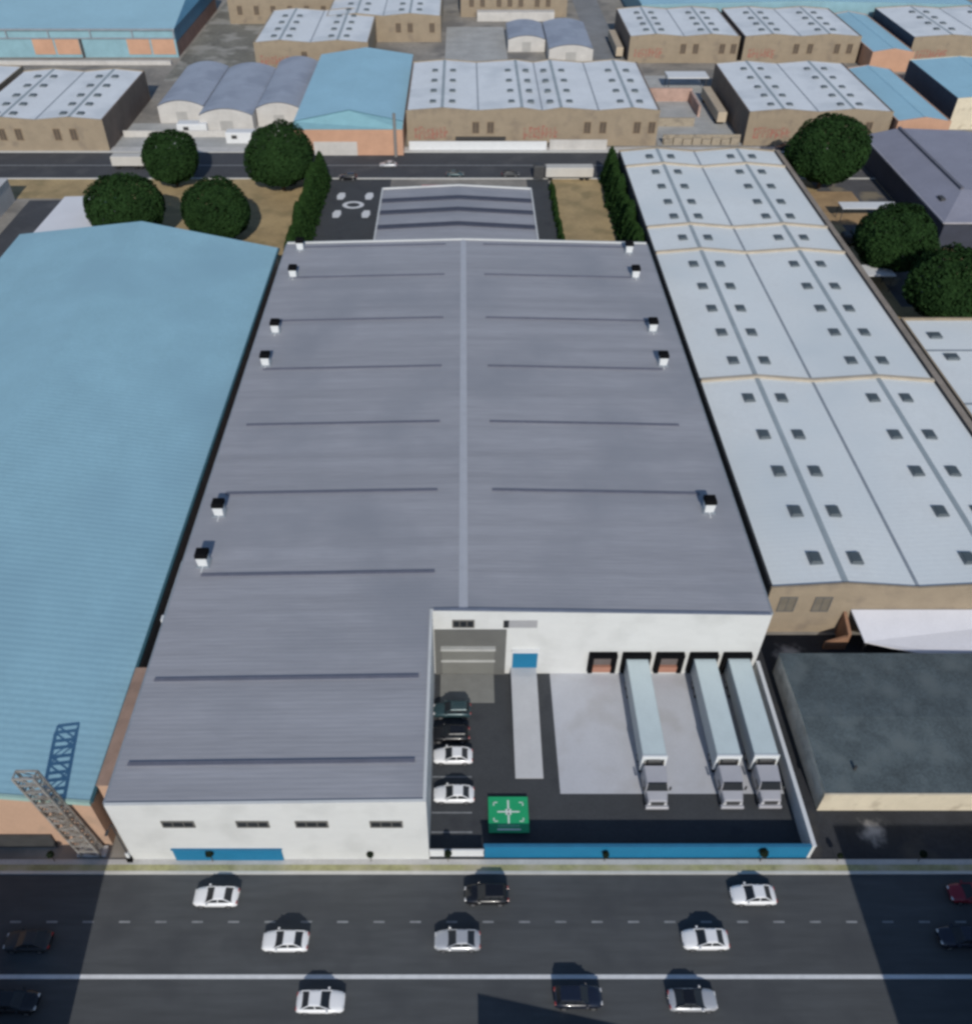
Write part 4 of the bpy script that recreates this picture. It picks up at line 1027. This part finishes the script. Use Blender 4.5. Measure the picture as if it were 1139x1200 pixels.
row(35.2, 164, 34.9, 209, 17, 'tall dark cypress in the row beside the white gabled roofs', 1.0)
row(21.0, 168, 20.9, 205, 14, 'low cypress in the hedge right of the office wing', .32)

# street saplings in the front verge
def make_sap():
    e = empty('street_sapling', (0,0,0))
    leaf_cloud(.42, .5, 420, .16, 31, cz=1.75, lumps=6).build('crown', LEAFS, e, world=False)
    b = MB(); b.tube((0,0,0),(0,.02,1.6),.05,.03,n=6); b.build('trunk', BARK, e, world=False)
    return e
s0 = make_sap()
for k, (u, l) in enumerate(((65,'in the left shadow by the lattice tower'),(250,'before the blue street door'),(435,'before the white front, right of its last window'),
                            (525,'by the white gate'),(708,'before the middle of the blue wall'),(890,'before the right end of the blue wall'),(980,'just right of the blue wall'),(1075,'in the right shadow'))):
    o = s0 if k == 0 else copy_tree(s0)
    p = at(u, 1010, 0); o.location = (p.x, 40.5, .12); s = (.8,1.0,.8,.9,.8,1.0,.65,.85)[k]; o.scale = (s,s,s); o.rotation_euler.z = k
    tag(o, 'small dark sapling on the street pavement ' + l, 'sapling', 'saplings along the front pavement')

# ------------------------------------------------------------------ buildings across the front road, behind the viewpoint: their shadows fall on the road
def block(x0, x1, y0, y1, h, label, gable=None):
    e = empty('office_block', ((x0+x1)/2, y0, 0), label, 'building')
    b = MB()
    if gable: b.prism_y([(x0,0),(x1,0)] + [(x,z) for x,z in gable[::-1]], y0, y1)
    else: b.box(x0,x1,y0,y1,0,h)
    b.build('wall', mat('blue_grey_render', (.20,.22,.26), .85, .1, .3), e)
    if not gable:
        b = MB()
        b.box(x0-.2,x1+.2,y1-.3,y1+.2,h,h+.5); b.box(x0-.2,x1+.2,y0-.2,y0+.3,h,h+.5); b.box(x0-.2,x0+.3,y0+.3,y1-.3,h,h+.5); b.box(x1-.3,x1+.2,y0+.3,y1-.3,h,h+.5)
        b.build('parapet', TAN_T, e)
    for zz in [2.2 + 3.3*k for k in range(int((min(h, 40)-2)/3.3))]:
        n = int((x1-x0)/6)
        for k in range(min(n, 8)):
            o = window(e, x0+3+6*k, y1, zz, 2.4, 1.6, bars=1, name='window'); o.rotation_euler.z = math.pi
    return e
SUN_EL = 32.
k_ = 1/math.tan(R(SUN_EL))
block(-95, -33.8, -2, 15.2, (42.2-15.2)/k_-.5, 'blue grey office block across the road, casting the left shadow')
block(40.3, 105, -4, 15.2, (44.3-15.2)/k_-.5, 'taller blue grey office block across the road, casting the right shadow')
block(2.2, 15.6, 2, 15.2, 6, 'small blue grey house with a pitched roof across the road', gable=[(2.2,(28.4-15.2)/k_),(15.6,(25.6-15.2)/k_)])

# ------------------------------------------------------------------ light, sky, camera
wd = bpy.data.worlds.new('World'); scn.world = wd; wd.use_nodes = True
nt = wd.node_tree; bg = nt.nodes['Background']
sky = nt.nodes.new('ShaderNodeTexSky'); sky.sky_type = 'NISHITA'; sky.sun_disc = False
sky.sun_elevation = R(SUN_EL); sky.sun_rotation = R(176); sky.air_density = 1.0; sky.dust_density = .25; sky.ozone_density = 2.6
nt.links.new(sky.outputs['Color'], bg.inputs['Color']); bg.inputs['Strength'].default_value = .105
sl = bpy.data.lights.new('Sun', 'SUN'); sl.energy = 3.3; sl.angle = R(.5); sl.color = (1, .95, .875)
so = bpy.data.objects.new('Sun', sl); C.objects.link(so); so.rotation_euler = (R(90-SUN_EL), 0, R(4))
cam = bpy.data.cameras.new('Camera'); co = bpy.data.objects.new('Camera', cam); C.objects.link(co)
co.location = (0, 0, H); co.rotation_euler = (math.pi/2 - PITCH, 0, 0)
cam.sensor_width = 36; cam.lens = 36*F/1200; cam.shift_x = 26.5/1200; cam.clip_start = 1; cam.clip_end = 6000
scn.camera = co
scn.view_settings.view_transform = 'Standard'; scn.view_settings.look = 'None'; scn.view_settings.exposure = 0; scn.view_settings.gamma = 1
scn.cycles.filter_width = 3.0
